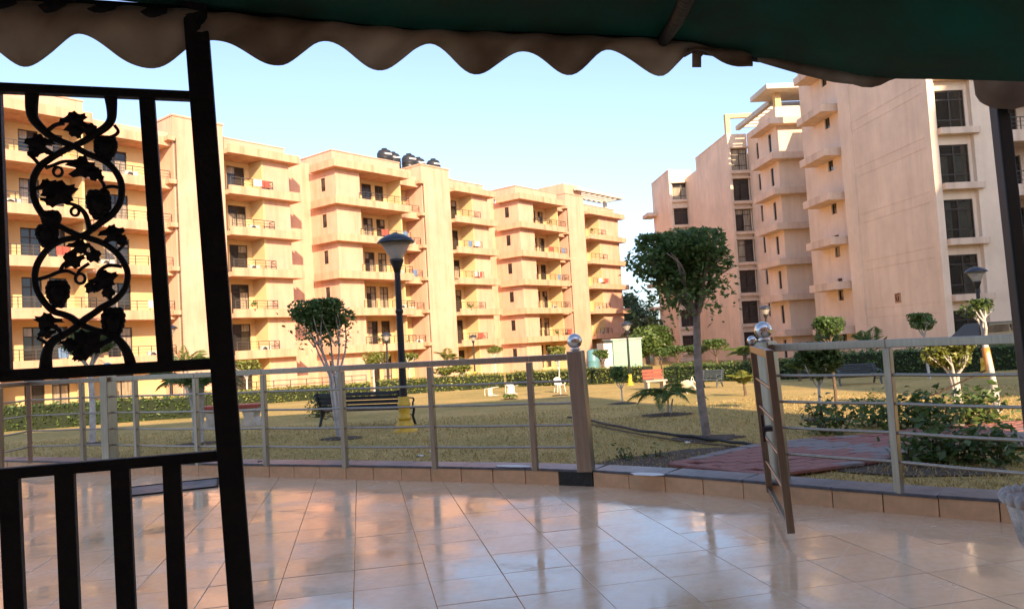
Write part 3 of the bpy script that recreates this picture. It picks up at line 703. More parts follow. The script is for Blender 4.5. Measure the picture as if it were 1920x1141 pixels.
def topiary(loc, h, cr, rz, label, nleaf=900, lsize=.055, leaf='leaf_dark', bark='bark', trunk_r=.03, fork=.55, lean=(0, 0), stems=4, multi=False, group=None, cat='tree', crown_off=(0, 0), flat=True, cx=1.0, lumps=11, under=False):
    t = empty('topiary_tree', loc, random.uniform(0, 6.3) if not (multi or lean[0]) else 0, label, cat, group)
    top = Vector((lean[0]*h, lean[1]*h, h-cr*rz*.95)); top += Vector((*crown_off, 0))
    mb = MB()
    if multi:
        for i in range(stems):
            a = 2*math.pi*i/stems+.4; base = Vector((math.cos(a)*.035, math.sin(a)*.035, -.05))
            mid = Vector((math.cos(a)*.05+lean[0]*h*.5, math.sin(a)*.04, h*.42)); end = top+Vector((math.cos(a)*cr*.62, math.sin(a)*cr*.62, -cr*rz*.25))
            q = branch(mb, base, mid, trunk_r, trunk_r*.75, .05); branch(mb, mid, end, trunk_r*.75, trunk_r*.28, .1)
            for kx_ in range(2): branch(mb, mid.lerp(end, .5), end+Vector((random.uniform(-1, 1), random.uniform(-1, 1), random.uniform(0, .4)))*cr*.4, trunk_r*.4, trunk_r*.12, .1)
    else:
        fk = Vector((lean[0]*h*fork, lean[1]*h*fork, h*fork)); branch(mb, (0, 0, -.06), fk, trunk_r, trunk_r*.8, .025, 7, 10)
        for i in range(stems):
            a = 2*math.pi*i/stems+random.uniform(-.3, .3); end = top+Vector((math.cos(a)*cr*.6, math.sin(a)*cr*.6, random.uniform(-.35, .0)*cr*rz))
            q = branch(mb, fk, end, trunk_r*.62, trunk_r*.22, .12)
            for j in range(2):
                e2 = end+Vector((random.uniform(-1, 1)*cr*.45, random.uniform(-1, 1)*cr*.35, random.uniform(-.2, .15)*cr*rz)); branch(mb, q[3], e2, trunk_r*.32, trunk_r*.12, .15)
    mb.build('trunk', M[bark], t)
    P = blob_points(int(nleaf*1.3), cr, hash(label) % 9999, lumps, cx, rz, flat)+np.array(top)
    if under:
        rg = np.random.default_rng(9); k = int(nleaf*.22); Q = rg.normal(size=(k, 3))*np.array([cr*.36, cr*.36, cr*.24])+np.array(top)-np.array([0, 0, cr*rz*.95]); P = np.concatenate([P, Q])
    leaves('crown', P, lsize*1.18, M[leaf], t, seed=hash(label) % 777)
    return t
import zlib
def hash(s): return zlib.crc32(s.encode())
def frond_mesh(L, droop, wid, nl=22, seed=0, m='palm'):
    """arching palm frond: rachis and paired leaflets"""
    r = random.Random(seed); mb = MB(); pts = []
    for i in range(9):
        t = i/8; pts.append(Vector((L*(t*.9-.12*t*t), 0, L*(.55*t-droop*t*t))))
    mb.tube(pts, [.012*(1-.8*i/8)*max(1, L) for i in range(9)], 5)
    for i in range(1, nl+1):
        t = .12+.88*i/nl; k = min(int(t*8), 7); p = pts[k].lerp(pts[k+1], t*8-k); d = (pts[k+1]-pts[k]).normalized()
        ll = wid*math.sin(math.pi*min(1, .2+t*.78))*r.uniform(.85, 1.15)
        for sg in (-1, 1):
            out = (Vector((0, sg, 0))*1.0+d*.75+Vector((0, 0, -.25+r.uniform(-.15, .15)))).normalized()
            q = p+out*ll; w = d*.012*max(1, L*1.1); md = p.lerp(q, .45)+Vector((0, 0, .02))
            mb.add([p, md+w, q+Vector((0, 0, -.12*ll)), md-w], [(0, 1, 2), (0, 2, 3)])
    return mb.mesh('frond', M[m])
def palm(loc, label, nf=9, L=1.0, trunk_h=.6, r0=.07, r1=.05, bark='bark', droop=.65, wid=.3, group=None, stalks=1, up=0.0, m='palm'):
    t = empty('palm', loc, 0, label, 'palm', group); mb = MB()
    for s_ in range(stalks):
        o = Vector((random.uniform(-.1, .1), random.uniform(-.06, .06), 0))*(0 if stalks == 1 else 1)
        pts = [o+Vector((0, 0, -.05)), o+Vector((.01, 0, trunk_h*.35)), o*1.4+Vector((0, .01, trunk_h*.7)), o*1.6+Vector((0, 0, trunk_h))]
        mb.tube(pts, [r0, r0*.95, (r0+r1)/2, r1], 10)
    mb.build('trunk', M[bark], t)
    ms = [frond_mesh(L*q, droop+dd, wid*q, seed=i, m=m) for i, (q, dd) in enumerate(((1, 0), (.85, .1), (1.1, -.12), (.7, -.3)))]
    for i in range(nf):
        o = place(ms[i % 4], 'frond', t, (0, 0, trunk_h*(.97 if i % 3 else .9)), (0, -up*random.uniform(.3, 1.2), 2*math.pi*i/nf*1.0+random.uniform(-.25, .25)))
    return t
def shrub(loc, r, h, label, n=350, lsize=.06, leaf='leaf_mid', group=None, cat='shrub', sx=1.0, stems=7):
    t = empty('shrub', loc, 0, label, cat, group); mb = MB(); P = []
    rg = random.Random(hash(label))
    for i in range(stems):
        a = rg.uniform(0, 6.28); rr = r*rg.uniform(.3, 1); e = Vector((math.cos(a)*rr*sx, math.sin(a)*rr*.7, h*rg.uniform(.55, 1)))
        q = branch(mb, (e.x*.3, e.y*.3, -.04), e, .009, .004, .15, 6, 5)
        for j in range(n//stems):
            k = rg.randint(2, 6); p = q[k]; s_ = .16*r+.05
            P.append((p.x+rg.gauss(0, s_), p.y+rg.gauss(0, s_), max(.02, p.z+rg.gauss(0, s_*.7))))
    mb.build('stem', M['bark_dark'], t); leaves('foliage', P, lsize, M[leaf], t, seed=hash(label) % 999)
    return t
def hedge(p0, p1, h, w, label, leaf='leaf_mid', n=2600, lsize=.10, group='clipped hedges round the lawn'):
    p0 = Vector(p0); p1 = Vector(p1); d = p1-p0; L = d.length
    t = empty('hedge', (p0.x, p0.y, terrain(p0.y)-.02), math.atan2(d.y, d.x), label, 'hedge', group)
    dz = terrain(p1.y)-terrain(p0.y); mb = MB(); n_ = max(2, int(L/1.2))
    vs = []; 
    for i in range(n_+1):
        x = L*i/n_; z = dz*i/n_; j = random.uniform(-.04, .04)
        vs += [(x, -w*.42, z-.3), (x, w*.42, z-.3), (x, w*.40, z+h*.9+j), (x, -w*.40, z+h*.9+j)]
    fs = [(4*i+k, 4*i+(k+1) % 4, 4*i+4+(k+1) % 4, 4*i+4+k) for i in range(n_) for k in range(4)]+[(3, 2, 1, 0), (4*n_, 4*n_+1, 4*n_+2, 4*n_+3)]
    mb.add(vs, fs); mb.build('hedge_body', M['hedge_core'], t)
    rg = np.random.default_rng(hash(label)); x = rg.uniform(0, L, n); top = rg.random(n) < .45; y = np.where(top, rg.uniform(-w*.5, w*.5, n), np.where(rg.random(n) < .7, -w*.46, w*.46)+rg.normal(size=n)*.03)
    z = np.where(top, h*.93+rg.normal(size=n)*h*.06+np.sin(x*2.1)*h*.03, rg.uniform(0, h*.95, n))+dz*x/L
    leaves('foliage', np.stack([x, y, z], 1), lsize, M[leaf], t, seed=hash(label) % 991)
    return t

# ------------------------------------------------------------------ steel railing on the kerb
RZ0, RZ1 = 0.14, 1.14
def rail_run(name, posts, label, wide=(), ends=None):
    """posts: base pixels -> plan points on the kerb"""
    root = empty(name, (0, 0, 0), 0, label, 'railing', 'steel railings on the kerb')
    P = [G(x, y, RZ0) for x, y in posts]
    pm = MB().box(-.025, .025, -.025, .025, RZ0-.01, RZ1-.06).mesh('post', M['steel'])
    wm = MB().box(-.066, .066, -.066, .066, RZ0-.01, RZ1+.02).mesh('thick_post', M['steel'])
    bm = MB().lathe([(.03, 0), (.05, .012), (.03, .03)], n=16).ball((0, 0, .085), .066, 20).mesh('ball_finial', M['chrome'])
    for i, p in enumerate(P):
        q = P[min(i+1, len(P)-1)]-P[max(i-1, 0)]; a = math.atan2(q.y, q.x); ln = random.gauss(0, .004)
        if i in wide:
            t = place(wm, 'thick_post', root, p*1.0-Vector((0, 0, RZ0)), (0, -.03 if p.x > 0 else 0, a)); bev(t, .006)
            place(bm, 'ball_finial', t, (0, 0, RZ1+.02))
        else: bev(place(pm, 'post', root, p-Vector((0, 0, RZ0)), (ln, ln, a)), .004)
    if ends: P = [G(*ends[0], RZ0)]*(1 if ends[0] else 0)+P+([G(*ends[1], RZ0)] if ends[1] else [])
    for a, b in zip(P, P[1:]):
        d = (b-a).normalized()
        tr = MB().bar(a+Vector((0, 0, RZ1-.03-RZ0)), b+Vector((0, 0, RZ1-.03-RZ0)), .05, .055).build('top_rail', M['steel'], root); bev(tr, .005)
        for k in range(4):
            z = (RZ1-RZ0)*(.195+.19*k)
            MB().tube([a+Vector((0, 0, z)), a.lerp(b, .5)+Vector((0, 0, z-.004)), b+Vector((0, 0, z))], .0105, 8).build('rod', M['steel'], root)
    return root
rail_run('railing', [(2, 880), (57, 866), (157, 864), (207, 863), (258, 866), (372, 870), (500, 872), (648, 875), (816, 877), (1004, 880), (1100, 880)],
         'long curved steel railing with thin rods and two ball topped posts, beside the gate gap', wide=(3, 10))
rail_run('railing', [(1460, 898), (1686, 921), (1945, 953)], 'short steel railing by the shrubs, running from the open gate to the dark post', wide=(0,))
# gate leaf swung open over the terrace
hg = G(1443, 904, RZ0); fe = G(1484, 998, 0.06)
gl = empty('railing_gate', (hg.x, hg.y, 0), 0, 'narrow steel gate leaf swung open over the wet tiles', 'gate')
v = Vector((fe.x-hg.x, fe.y-hg.y, 0)); ang = math.atan2(v.y, v.x); L = v.length; gl.rotation_euler = (Matrix.Rotation(-.045, 3, 'Y') @ Matrix.Rotation(ang, 3, 'Z')).to_euler()
st = MB().box(-.02, .02, -.022, .022, .07, 1.14).mesh('stile', M['steel_brown'])
bev(place(st, 'stile', gl), .004); bev(place(st, 'stile', gl, (L, 0, 0)), .004)
MB().box(.02, L-.02, -.02, .02, 1.09, 1.14).build('top_rail', M['steel_brown'], gl, bevel=.004)
MB().box(.02, L-.02, -.015, .015, .08, .11).build('bottom_rail', M['steel_brown'], gl, bevel=.004)
for k in range(4): MB().tube([(0.02, 0, .30+.2*k), (L-.02, 0, .30+.2*k)], .0105, 8).build('rod', M['steel_brown'], gl)
MB().box(L*.36-.05, L*.36+.05, -.03, .03, .57, .60).box(L*.36-.015, L*.36+.015, -.035, -.02, .50, .68).build('latch', M['lamp_black'], gl)
MB().ball((0, 0, 1.175), .036, 14).build('ball_finial', M['chrome'], gl)

# ------------------------------------------------------------------ black wrought-iron gate with grape vine panel
g0 = (-0.82, 2.018); gd = Vector((0.952, 0.305)); gn = Vector((gd.y, -gd.x))
gp_ = lambda x, y: PL(x, y, g0, gd)
ig = empty('iron_gate', gp_(430, 1100), 0, 'black wrought iron gate with a grape vine scroll panel, close to the camera', 'gate')
IO = Vector(ig.location)
n3 = Vector((gn.x, gn.y, 0))
def gbar(a, b, wpx, depth, name, ext=0.0):
    A = gp_(*a); B = gp_(*b); w = wpx*A.y/FPX
    d = (B-A).normalized()
    o = MB().bar(A-IO-d*ext, B-IO+d*ext, w, depth, up=d.cross(n3)).build(name, M['iron'], ig); 
    return o
def gbar2(a, b, w, depth, name):
    A = gp_(*a)-IO; B = gp_(*b)-IO; d = (B-A).normalized(); x = d.cross(n3).normalized(); v = []
    for p in (A, B):
        for i, j in ((-1, -1), (1, -1), (1, 1), (-1, 1)): v.append(p+x*(i*w/2)+n3*(j*depth/2))
    o = MB().add(v, [(3,2,1,0),(4,5,6,7),(0,1,5,4),(1,2,6,5),(2,3,7,6),(3,0,4,7)]).build(name, M['iron'], ig); bev(o, .003); return o
pxm = lambda x, w: w*gp_(x, 600).y/FPX
gbar2((362, -40), (461, 1240), pxm(400, 43), .055, 'gate_post')
gbar2((-60, 163), (378, 182), pxm(180, 17), .030, 'gate_rail'); gbar2((-60, 708), (428, 680), pxm(180, 22), .030, 'gate_rail'); gbar2((-60, 893), (436, 851), pxm(180, 20), .030, 'gate_rail')
gbar2((-12, 165), (8, 706), pxm(0, 26), .030, 'gate_stile'); gbar2((276, 186), (311, 680), pxm(290, 27), .030, 'gate_bar')
for a, b in (((18, 896), (33, 1230)), ((122, 885), (136, 1230)), ((226, 876), (242, 1230)), ((322, 868), (338, 1230))): gbar2(a, b, pxm(180, 32), .030, 'gate_bar')
gbar2((-60, 1236), (462, 1236), pxm(180, 22), .030, 'gate_rail')
A_ = lambda x, y: (40+x/4.225, 160+y/4.225)
B_ = lambda x, y: (40+x/3.933, 420+y/3.933)
U = .2367*gp_(150, 450).y/FPX          # metres per crop pixel
def strand(pts, ws, name='scroll_bar', fn=A_):
    P = [gp_(*fn(*p))-IO for p in pts]
    # smooth
    Q = []; Wd = []
    for i in range(len(P)-1):
        p0, p1, p2, p3 = P[max(i-1, 0)], P[i], P[i+1], P[min(i+2, len(P)-1)]
        for k in range(4):
            t = k/4; Q.append(.5*((2*p1)+(p2-p0)*t+(2*p0-5*p1+4*p2-p3)*t*t+(3*p1-p0-3*p2+p3)*t**3))
            w0, w1 = ws[min(i, len(ws)-1)], ws[min(i+1, len(ws)-1)]; Wd.append(w0+(w1-w0)*t)
    Q.append(P[-1]); Wd.append(ws[-1])
    MB().tube(Q, [w*U/2 for w in Wd], 8, flat=.011, axis=None).v
    mb = MB(); vs = []; n = len(Q)
    for i, p in enumerate(Q):
        d = (Q[min(i+1, n-1)]-Q[max(i-1, 0)]).normalized(); x = d.cross(n3).normalized(); h = Wd[i]*U/2
        for a, b in ((-1, -.3), (-.55, -1), (.55, -1), (1, -.3), (1, .3), (.55, 1), (-.55, 1), (-1, .3)): vs.append(p+x*(a*h)+n3*(b*.008))
    fs = [(i*8+j, i*8+(j+1) % 8, (i+1)*8+(j+1) % 8, (i+1)*8+j) for i in range(n-1) for j in range(8)]
    mb.add(vs, fs, 0, True); mb.add(vs[:8], [tuple(range(7, -1, -1))]); mb.add(vs[-8:], [tuple(range(8))])
    mb.build(name, M['iron'], ig)
strand([(85, 60), (82, 180), (95, 260), (150, 330), (230, 400), (330, 450), (410, 480), (520, 540), (640, 590), (720, 650), (780, 740), (795, 830), (780, 930), (720, 1020), (640, 1080), (560, 1140)], [100, 90, 75, 66, 56, 50, 48, 48, 50, 52, 52, 52, 50, 50, 52, 52])
strand([(705, 70), (716, 180), (712, 270), (670, 330), (580, 390), (500, 440), (420, 480), (330, 520), (230, 580), (150, 640), (100, 730), (90, 820), (110, 920), (160, 1010), (235, 1095), (290, 1130)], [104, 80, 66, 60, 56, 50, 48, 48, 50, 52, 52, 50, 50, 54, 54, 50])
strand([(270, 10), (360, 55), (430, 85), (520, 110), (600, 140), (690, 200), (760, 290), (785, 380), (760, 480), (690, 560), (600, 610), (530, 660), (470, 700), (400, 760), (320, 810), (250, 850), (205, 900), (185, 970), (180, 1065)], [46, 46, 46, 48, 48, 48, 48, 46, 46, 48, 50, 50, 54, 52, 52, 60, 66, 80, 96], fn=B_)
strand([(545, 15), (480, 70), (400, 100), (300, 120), (200, 180), (125, 280), (100, 380), (115, 480), (165, 570), (235, 640), (310, 665), (370, 690), (430, 735), (520, 770), (620, 800), (700, 840), (755, 900), (790, 970), (812, 1060)], [46, 46, 46, 46, 46, 48, 46, 46, 48, 50, 50, 54, 54, 40, 46, 60, 68, 76, 90], fn=B_)
def ring(c, r, w, fn): strand([(c[0]+r*math.cos(i*math.pi/5), c[1]+r*math.sin(i*math.pi/5)) for i in range(11)], [w], 'tendril', fn)
ring((290, 685), 36, 20, A_); ring((425, 1000), 32, 20, A_); ring((435, 402), 36, 22, B_)
strand([(190, 655), (260, 630), (330, 605), (420, 600)], [26, 24, 24, 20], 'tendril'); strand([(255, 680), (280, 650), (320, 655)], [18], 'tendril')
strand([(380, 935), (440, 955), (480, 985), (515, 1040), (540, 1135)], [26, 28, 34, 38, 40], 'tendril'); strand([(610, 860), (660, 815), (720, 800), (780, 812)], [26], 'tendril'); strand([(620, 740), (650, 780), (660, 815)], [26, 28], 'tendril')
strand([(215, 355), (270, 315), (340, 300)], [30], 'tendril'); strand([(740, 320), (768, 365), (735, 400), (660, 425)], [26, 24, 24, 28], 'tendril')
strand([(130, 420), (170, 450), (240, 470)], [26], 'tendril'); strand([(60, 545), (110, 590), (150, 640)], [28], 'tendril')
strand([(105, 412), (200, 385), (270, 355), (340, 345), (400, 372)], [28, 28, 28, 28, 20], 'tendril', B_); strand([(500, 290), (440, 330), (415, 370)], [24], 'tendril', B_); strand([(290, 340), (310, 300), (350, 270)], [26], 'tendril', B_)
strand([(560, 410), (575, 350), (640, 305), (740, 312)], [26, 28, 30, 28], 'tendril', B_); strand([(710, 200), (740, 170), (770, 140)], [22, 24, 16], 'tendril', B_)
strand([(120, 840), (160, 860), (205, 890)], [24, 26, 26], 'tendril', B_); strand([(245, 745), (285, 790), (300, 820)], [30], 'tendril', B_); strand([(560, 890), (620, 870), (690, 820)], [40, 44, 50], 'tendril', B_)
def vine_leaf(c, r, rot, fn, sq=1.0):
    c0 = gp_(*fn(*c))-IO; ux = Vector((gd.x, gd.y, 0)); rg = random.Random(int(c[0]*7+c[1])); poly = []
    N_ = 30
    for i in range(N_):
        a = 2*math.pi*i/N_; lobe = .62+.30*abs(math.cos(2.5*a))**.8+(.08 if i % 2 else -.05)+rg.uniform(-.05, .05)
        if abs(a-math.pi) < .28: lobe *= .45
        rr = r*U*1.12*lobe; x = math.cos(a)*rr; y = math.sin(a)*rr*sq; cr_, sr_ = math.cos(rot), math.sin(rot)
        poly.append(c0+ux*(x*cr_-y*sr_)+Vector((0, 0, 1))*(x*sr_+y*cr_))
    mb = MB(); ctr = c0-n3*0; vs = [p-n3*.0025 for p in poly]+[p+n3*.0025 for p in poly]+[c0-n3*.012, c0+n3*.012]
    fs = [(i, (i+1) % N_, N_+(i+1) % N_, N_+i) for i in range(N_)]+[((i+1) % N_, i, 2*N_) for i in range(N_)]+[(N_+i, N_+(i+1) % N_, 2*N_+1) for i in range(N_)]
    mb.add(vs, fs); mb.build('vine_leaf', M['iron'], ig)
for c, r, rot, fn, sq in (((410, 285), 100, .5, A_, .75), ((530, 345), 95, -.4, A_, .55), ((430, 360), 66, -1.2, A_, .8), ((150, 470), 112, 2.9, A_, .72), ((110, 520), 60, 3.6, A_, .8), ((470, 650), 105, .2, A_, .85), ((570, 695), 85, -.5, A_, .65), ((205, 810), 85, .6, A_, .75), ((300, 860), 130, .45, A_, .75), ((220, 900), 70, -.5, A_, .7),
                          ((420, 170), 88, .2, B_, .65), ((525, 225), 72, -.9, B_, .8), ((385, 255), 88, -2.4, B_, .8), ((665, 75), 100, .4, B_, .7), ((730, 110), 66, -.7, B_, .7), ((205, 720), 105, 2.8, B_, .6), ((190, 790), 66, 3.6, B_, .8), ((600, 420), 118, .5, B_, .62), ((640, 495), 70, -1.4, B_, .7), ((520, 460), 60, -2.2, B_, .8), ((475, 885), 135, .8, B_, .85), ((370, 885), 80, 2.9, B_, .6), ((430, 960), 62, 3.9, B_, .8)):
    vine_leaf(c, r, rot, fn, sq)
def grapes(c, rx, ry, fn, taper=True):
    c0 = gp_(*fn(*c))-IO; ux = Vector((gd.x, gd.y, 0)); mb = MB(); n = 5; rr = rx*U*.36
    for i in range(6):
        t = i/5; hw = rx*U*(.72*math.sin(math.pi*min(1, .28+.62*(1-t))) if taper else .7); z = ry*U*(-.82+1.64*t)
        m_ = max(1, int(hw*2/rr/.9))
        for j in range(m_+1):
            x = -hw+2*hw*j/max(1, m_) if m_ else 0
            mb.ball(c0+ux*x+Vector((0, 0, -z*-1 if False else z)), rr*random.uniform(.9, 1.15), 8)
    mb.lathe([(1e-4, -ry*U*.9), (rx*U*.6, -ry*U*.3), (rx*U*.72, ry*U*.3), (1e-4, ry*U*.9)], c0, 10)
    mb.build('grape_bunch', M['iron'], ig)
for c, rx, ry, fn in (((668, 500), 88, 92, A_), ((615, 945), 92, 112, A_), ((235, 1065), 72, 64, A_), ((190, 85), 80, 82, B_), ((270, 515), 84, 100, B_), ((680, 730), 86, 118, B_)): grapes(c, rx, ry, fn)

# ------------------------------------------------------------------ green awning with scalloped valance
aw = empty('awning', (0, 0, 0), 0, 'green canvas awning with scalloped cream valance on a dark pipe frame', 'awning')
bar_y = lambda X: 1.9+.27*(X+1.26)
a0 = (-1.26, 1.9); ad = (0.9654, 0.2607)
ap = lambda x, y: PL(x, y, a0, ad)
def canvas_mat(name, col, trans, dirt):
    m = bpy.data.materials.new(name); m.use_nodes = True; N, L = nodes(m); p = N['Principled BSDF']; out = N['Material Output']; p.inputs['Roughness'].default_value = .85
    tc = N.new('ShaderNodeTexCoord'); n = N.new('ShaderNodeTexNoise'); n.inputs['Scale'].default_value = 2.6; n.inputs['Detail'].default_value = 7; L.new(tc.outputs['Object'], n.inputs[0])
    cr = N.new('ShaderNodeValToRGB'); e = cr.color_ramp.elements; e[0].position = .36; e[1].position = .62; e[0].color = (*dirt, 1); e[1].color = (*col, 1); L.new(n.outputs[0], cr.inputs[0]); L.new(cr.outputs[0], p.inputs['Base Color'])
    t = N.new('ShaderNodeBsdfTranslucent'); L.new(cr.outputs[0], t.inputs[0]); mx = N.new('ShaderNodeMixShader'); mx.inputs[0].default_value = trans
    L.new(p.outputs[0], mx.inputs[1]); L.new(t.outputs[0], mx.inputs[2]); L.new(mx.outputs[0], out.inputs[0]); return m
M['canvas'] = canvas_mat('green_canvas', (0.014, 0.15, 0.10), .5, (0.05, 0.09, 0.055))
M['valance'] = canvas_mat('cream_canvas', (0.56, 0.48, 0.37), .55, (0.24, 0.17, 0.11))
# front edge of the cloth: follows the pipe, then sags at the corner and comes back along the side
fe_px = [(-700, -70), (-200, -34), (100, -10), (250, 7), (400, 21), (760, 62), (1000, 70), (1240, 80)]
front = [ap(*q) for q in fe_px]
front += [D(1330, 94, 2.42), D(1420, 110, 2.44), D(1500, 124, 2.36), D(1570, 139, 2.26), D(1640, 149, 2.16), D(1780, 152, 2.05), D(1920, 156, 1.95), D(2100, 165, 1.85), D(2500, 190, 1.7)]
def cr_spline(P, k=5):
    Q = []
    for i in range(len(P)-1):
        p0, p1, p2, p3 = P[max(i-1, 0)], P[i], P[i+1], P[min(i+2, len(P)-1)]
        for j in range(k):
            t = j/k; Q.append(.5*((2*p1)+(p2-p0)*t+(2*p0-5*p1+4*p2-p3)*t*t+(3*p1-p0-3*p2+p3)*t**3))
    return Q+[P[-1]]
fs_ = cr_spline(front); V = []; F_ = []; nr = 16
for i, p in enumerate(fs_):
    u = i/(len(fs_)-1); back = Vector((p.x*1.0+.1, -2.6+.2*(p.x), 2.95))
    for j in range(nr):
        t = (j/(nr-1))**1.3; q = p.lerp(back, t)
        sag = -.10*math.sin(math.pi*min(1, t*1.6))*(1 if u > .45 else .35)-.02*math.sin(u*31+t*9)*math.sin(math.pi*t)
        if u > .5: q.z += .018*math.sin((u*46)-t*14)*math.sin(math.pi*min(1, t*2.2))
        V.append((q.x, q.y, q.z+sag*(t > 0)+.004))
for i in range(len(fs_)-1):
    for j in range(nr-1): a = i*nr+j; F_.append((a, a+nr, a+nr+1, a+1))
cv = big_mesh('canvas', V, F_, M['canvas'], aw)
for p in cv.data.polygons: p.use_smooth = True
sd = cv.modifiers.new('thickness', 'SOLIDIFY'); sd.thickness = .004
# valance: cloth strip with scalloped lower edge
troughs = [(-420, 108), (-170, 122), (60, 131), (287, 136), (535, 133), (720, 138), (895, 146), (1068, 147), (1235, 147), (1385, 133)]
crests = [(-545, 58), (-290, 64), (-50, 68), (155, 73), (402, 80), (612, 83), (805, 91), (980, 100), (1140, 102), (1300, 100)]
top_px = lambda x: float(np.interp(x, [-700, -200, 350, 760, 1240, 1420], [-30, 0, 26, 62, 80, 108]))
xs = np.arange(-540, 1412, 9.0); ctrl = sorted(troughs+crests); cx_ = [c[0] for c in ctrl]; cy_ = [c[1] for c in ctrl]
V = []; F_ = []; rows = 7
for x in xs:
    k = min(max(np.searchsorted(cx_, x)-1, 0), len(cx_)-2); t = (x-cx_[k])/(cx_[k+1]-cx_[k]); t = min(max(t, 0), 1.0); t = (1-math.cos(math.pi*t))/2
    yb = cy_[k]+(cy_[k+1]-cy_[k])*t; yt = top_px(x)
    for j in range(rows):
        q = ap(x, yt+(yb-yt)*j/(rows-1)); w = .012*math.sin(x*.021)*j/rows+.006*math.sin(x*.067+j)
        V.append((q.x, q.y-.03+w, q.z))
for i in range(len(xs)-1):
    for j in range(rows-1): a = i*rows+j; F_.append((a, a+1, a+rows+1, a+rows))
va = big_mesh('valance', V, F_, M['valance'], aw)
for p in va.data.polygons: p.use_smooth = True
sd = va.modifiers.new('thickness', 'SOLIDIFY'); sd.thickness = .003
# hanging strip under the sagging side of the cloth, with one tip and the flap by the post
sp = [D(1424, 108, 2.43), D(1500, 126, 2.35), D(1570, 141, 2.25), D(1640, 151, 2.15), D(1700, 152, 2.1)]; dz = [.012, .026, .03, .015, -.05]
q = cr_spline(sp, 4); V = []; F_ = []
for i, p in enumerate(q):
    h = float(np.interp(i/(len(q)-1), np.linspace(0, 1, 5), dz))+(.012 if abs(i-12) < 2 else 0); V += [(p.x, p.y+.01, p.z+.02), (p.x, p.y+.02, p.z-h*.5)]
for i in range(len(q)-1): F_.append((2*i, 2*i+2, 2*i+3, 2*i+1))
o = big_mesh('valance_strip', V, F_, M['valance'], aw); sd = o.modifiers.new('thickness', 'SOLIDIFY'); sd.thickness = .003
fl = [(1826, 150), (1830, 178), (1838, 190), (1848, 196), (1862, 202), (1900, 205), (1935, 196), (1935, 150)]
MB().prism([D(x, y, 2.45) for x, y in fl], (0, 0, 0), (0, .004, 0)).build('valance_flap', M['valance'], aw)
MB().prism([D(x, y, 2.40) for x, y in ((1298, 98), (1315, 100), (1315, 126), (1298, 126))], (0, 0, 0), (0, .003, 0)).build('strap_end', M['valance'], aw)
# pipes
mb = MB(); mb.tube([ap(-600, -8), ap(-100, 6), ap(360, 34)], .030, 10); mb.build('front_pipe', M['iron'], aw)
MB().tube([ap(340, 24), ap(760, 62), ap(1010, 72), ap(1250, 80), ap(1425, 108)], [.017, .018, .020, .022, .016], 10).build('front_pipe', M['iron'], aw)
pj = ap(1242, 78); MB().tube([pj, D(1268, 40, 2.05), D(1300, -30, 1.7), (pj.x+.05, -2.6, 2.90)], .020, 10).build('rafter_pipe', M['iron'], aw)
MB().ball(pj, .034, 12).build('pipe_joint', M['iron'], aw)
MB().tube([ap(725, 58), ap(742, 52), ap(768, 66)], [.016, .02, .008], 8).build('pipe_clip', M['iron'], aw)
MB().tube([ap(1262, 82), ap(1285, 96), ap(1300, 90), ap(1316, 104)], [.012, .02, .016, .014], 8).build('rope_knot', M['bark_dark'], aw)
b0 = D(1866, 150, 2.50); b1 = G(1908, 1152, 0.0)
b1 = Vector((b0.x+.012, 2.46, 0.0))
MB().bar(Vector((b0.x, 2.50, 2.25)), b1, .044, .044).build('awning_post', M['green_post'], aw, bevel=.005)
MB().tube([D(1890, 160, 2.5), D(1905, 170, 2.48), D(1900, 190, 2.46), D(1893, 210, 2.46)], [.02, .014, .01, .006], 7).build('rope_end', M['bark_dark'], aw)

# ------------------------------------------------------------------ lamps
def lamp(loc, label, h=2.88, lean=(0, 0)):
    t = empty('street_lamp', loc, 0, label, 'street lamp', 'lamps with glass bowls round the lawn'); k = h/2.88; t.scale = (k, k, k); t.rotation_euler = (lean[1], lean[0], 0)
    MB().lathe([(.0, -.03), (.175, -.03), (.18, .02), (.12, .035), (.115, .06), (.135, .075), (.135, .10), (.10, .14), (.085, .17), (.10, .18), (.10, .20), (.083, .22), (.08, .36), (.095, .375), (.095, .40), (.083, .415), (.083, .50), (.0, .50)], n=20).build('lamp_base', M['lamp_yellow'], t)
    MB().tube([(0, 0, .49), (0, 0, 1.4), (0, 0, 2.34)], [.056, .05, .044], 14).build('lamp_pole', M['lamp_black'], t)
    MB().lathe([(.05, 1.70), (.058, 1.71), (.058, 1.75), (.05, 1.76)], n=14).build('pole_band', M['lamp_black'], t)
    MB().lathe([(.0, 2.30), (.046, 2.30), (.06, 2.36), (.10, 2.46), (.105, 2.49), (.0, 2.49)], n=18).build('lamp_neck', M['lamp_black'], t)
    MB().lathe([(.085, 2.49), (.222, 2.735), (.218, 2.735), (.081, 2.494)], n=24).build('lamp_globe', M['globe'], t)
    MB().lathe([(0, 2.49), (.055, 2.49), (.055, 2.66), (.03, 2.68), (0, 2.68)], n=14).build('lamp_bulb', M['white_cloth'], t)
    MB().lathe([(.0, 2.728), (.272, 2.728), (.275, 2.742), (.232, 2.79), (.135, 2.845), (.045, 2.872), (.03, 2.885), (.0, 2.888)], n=28).build('lamp_cap', M['lamp_cap'], t)
    return t
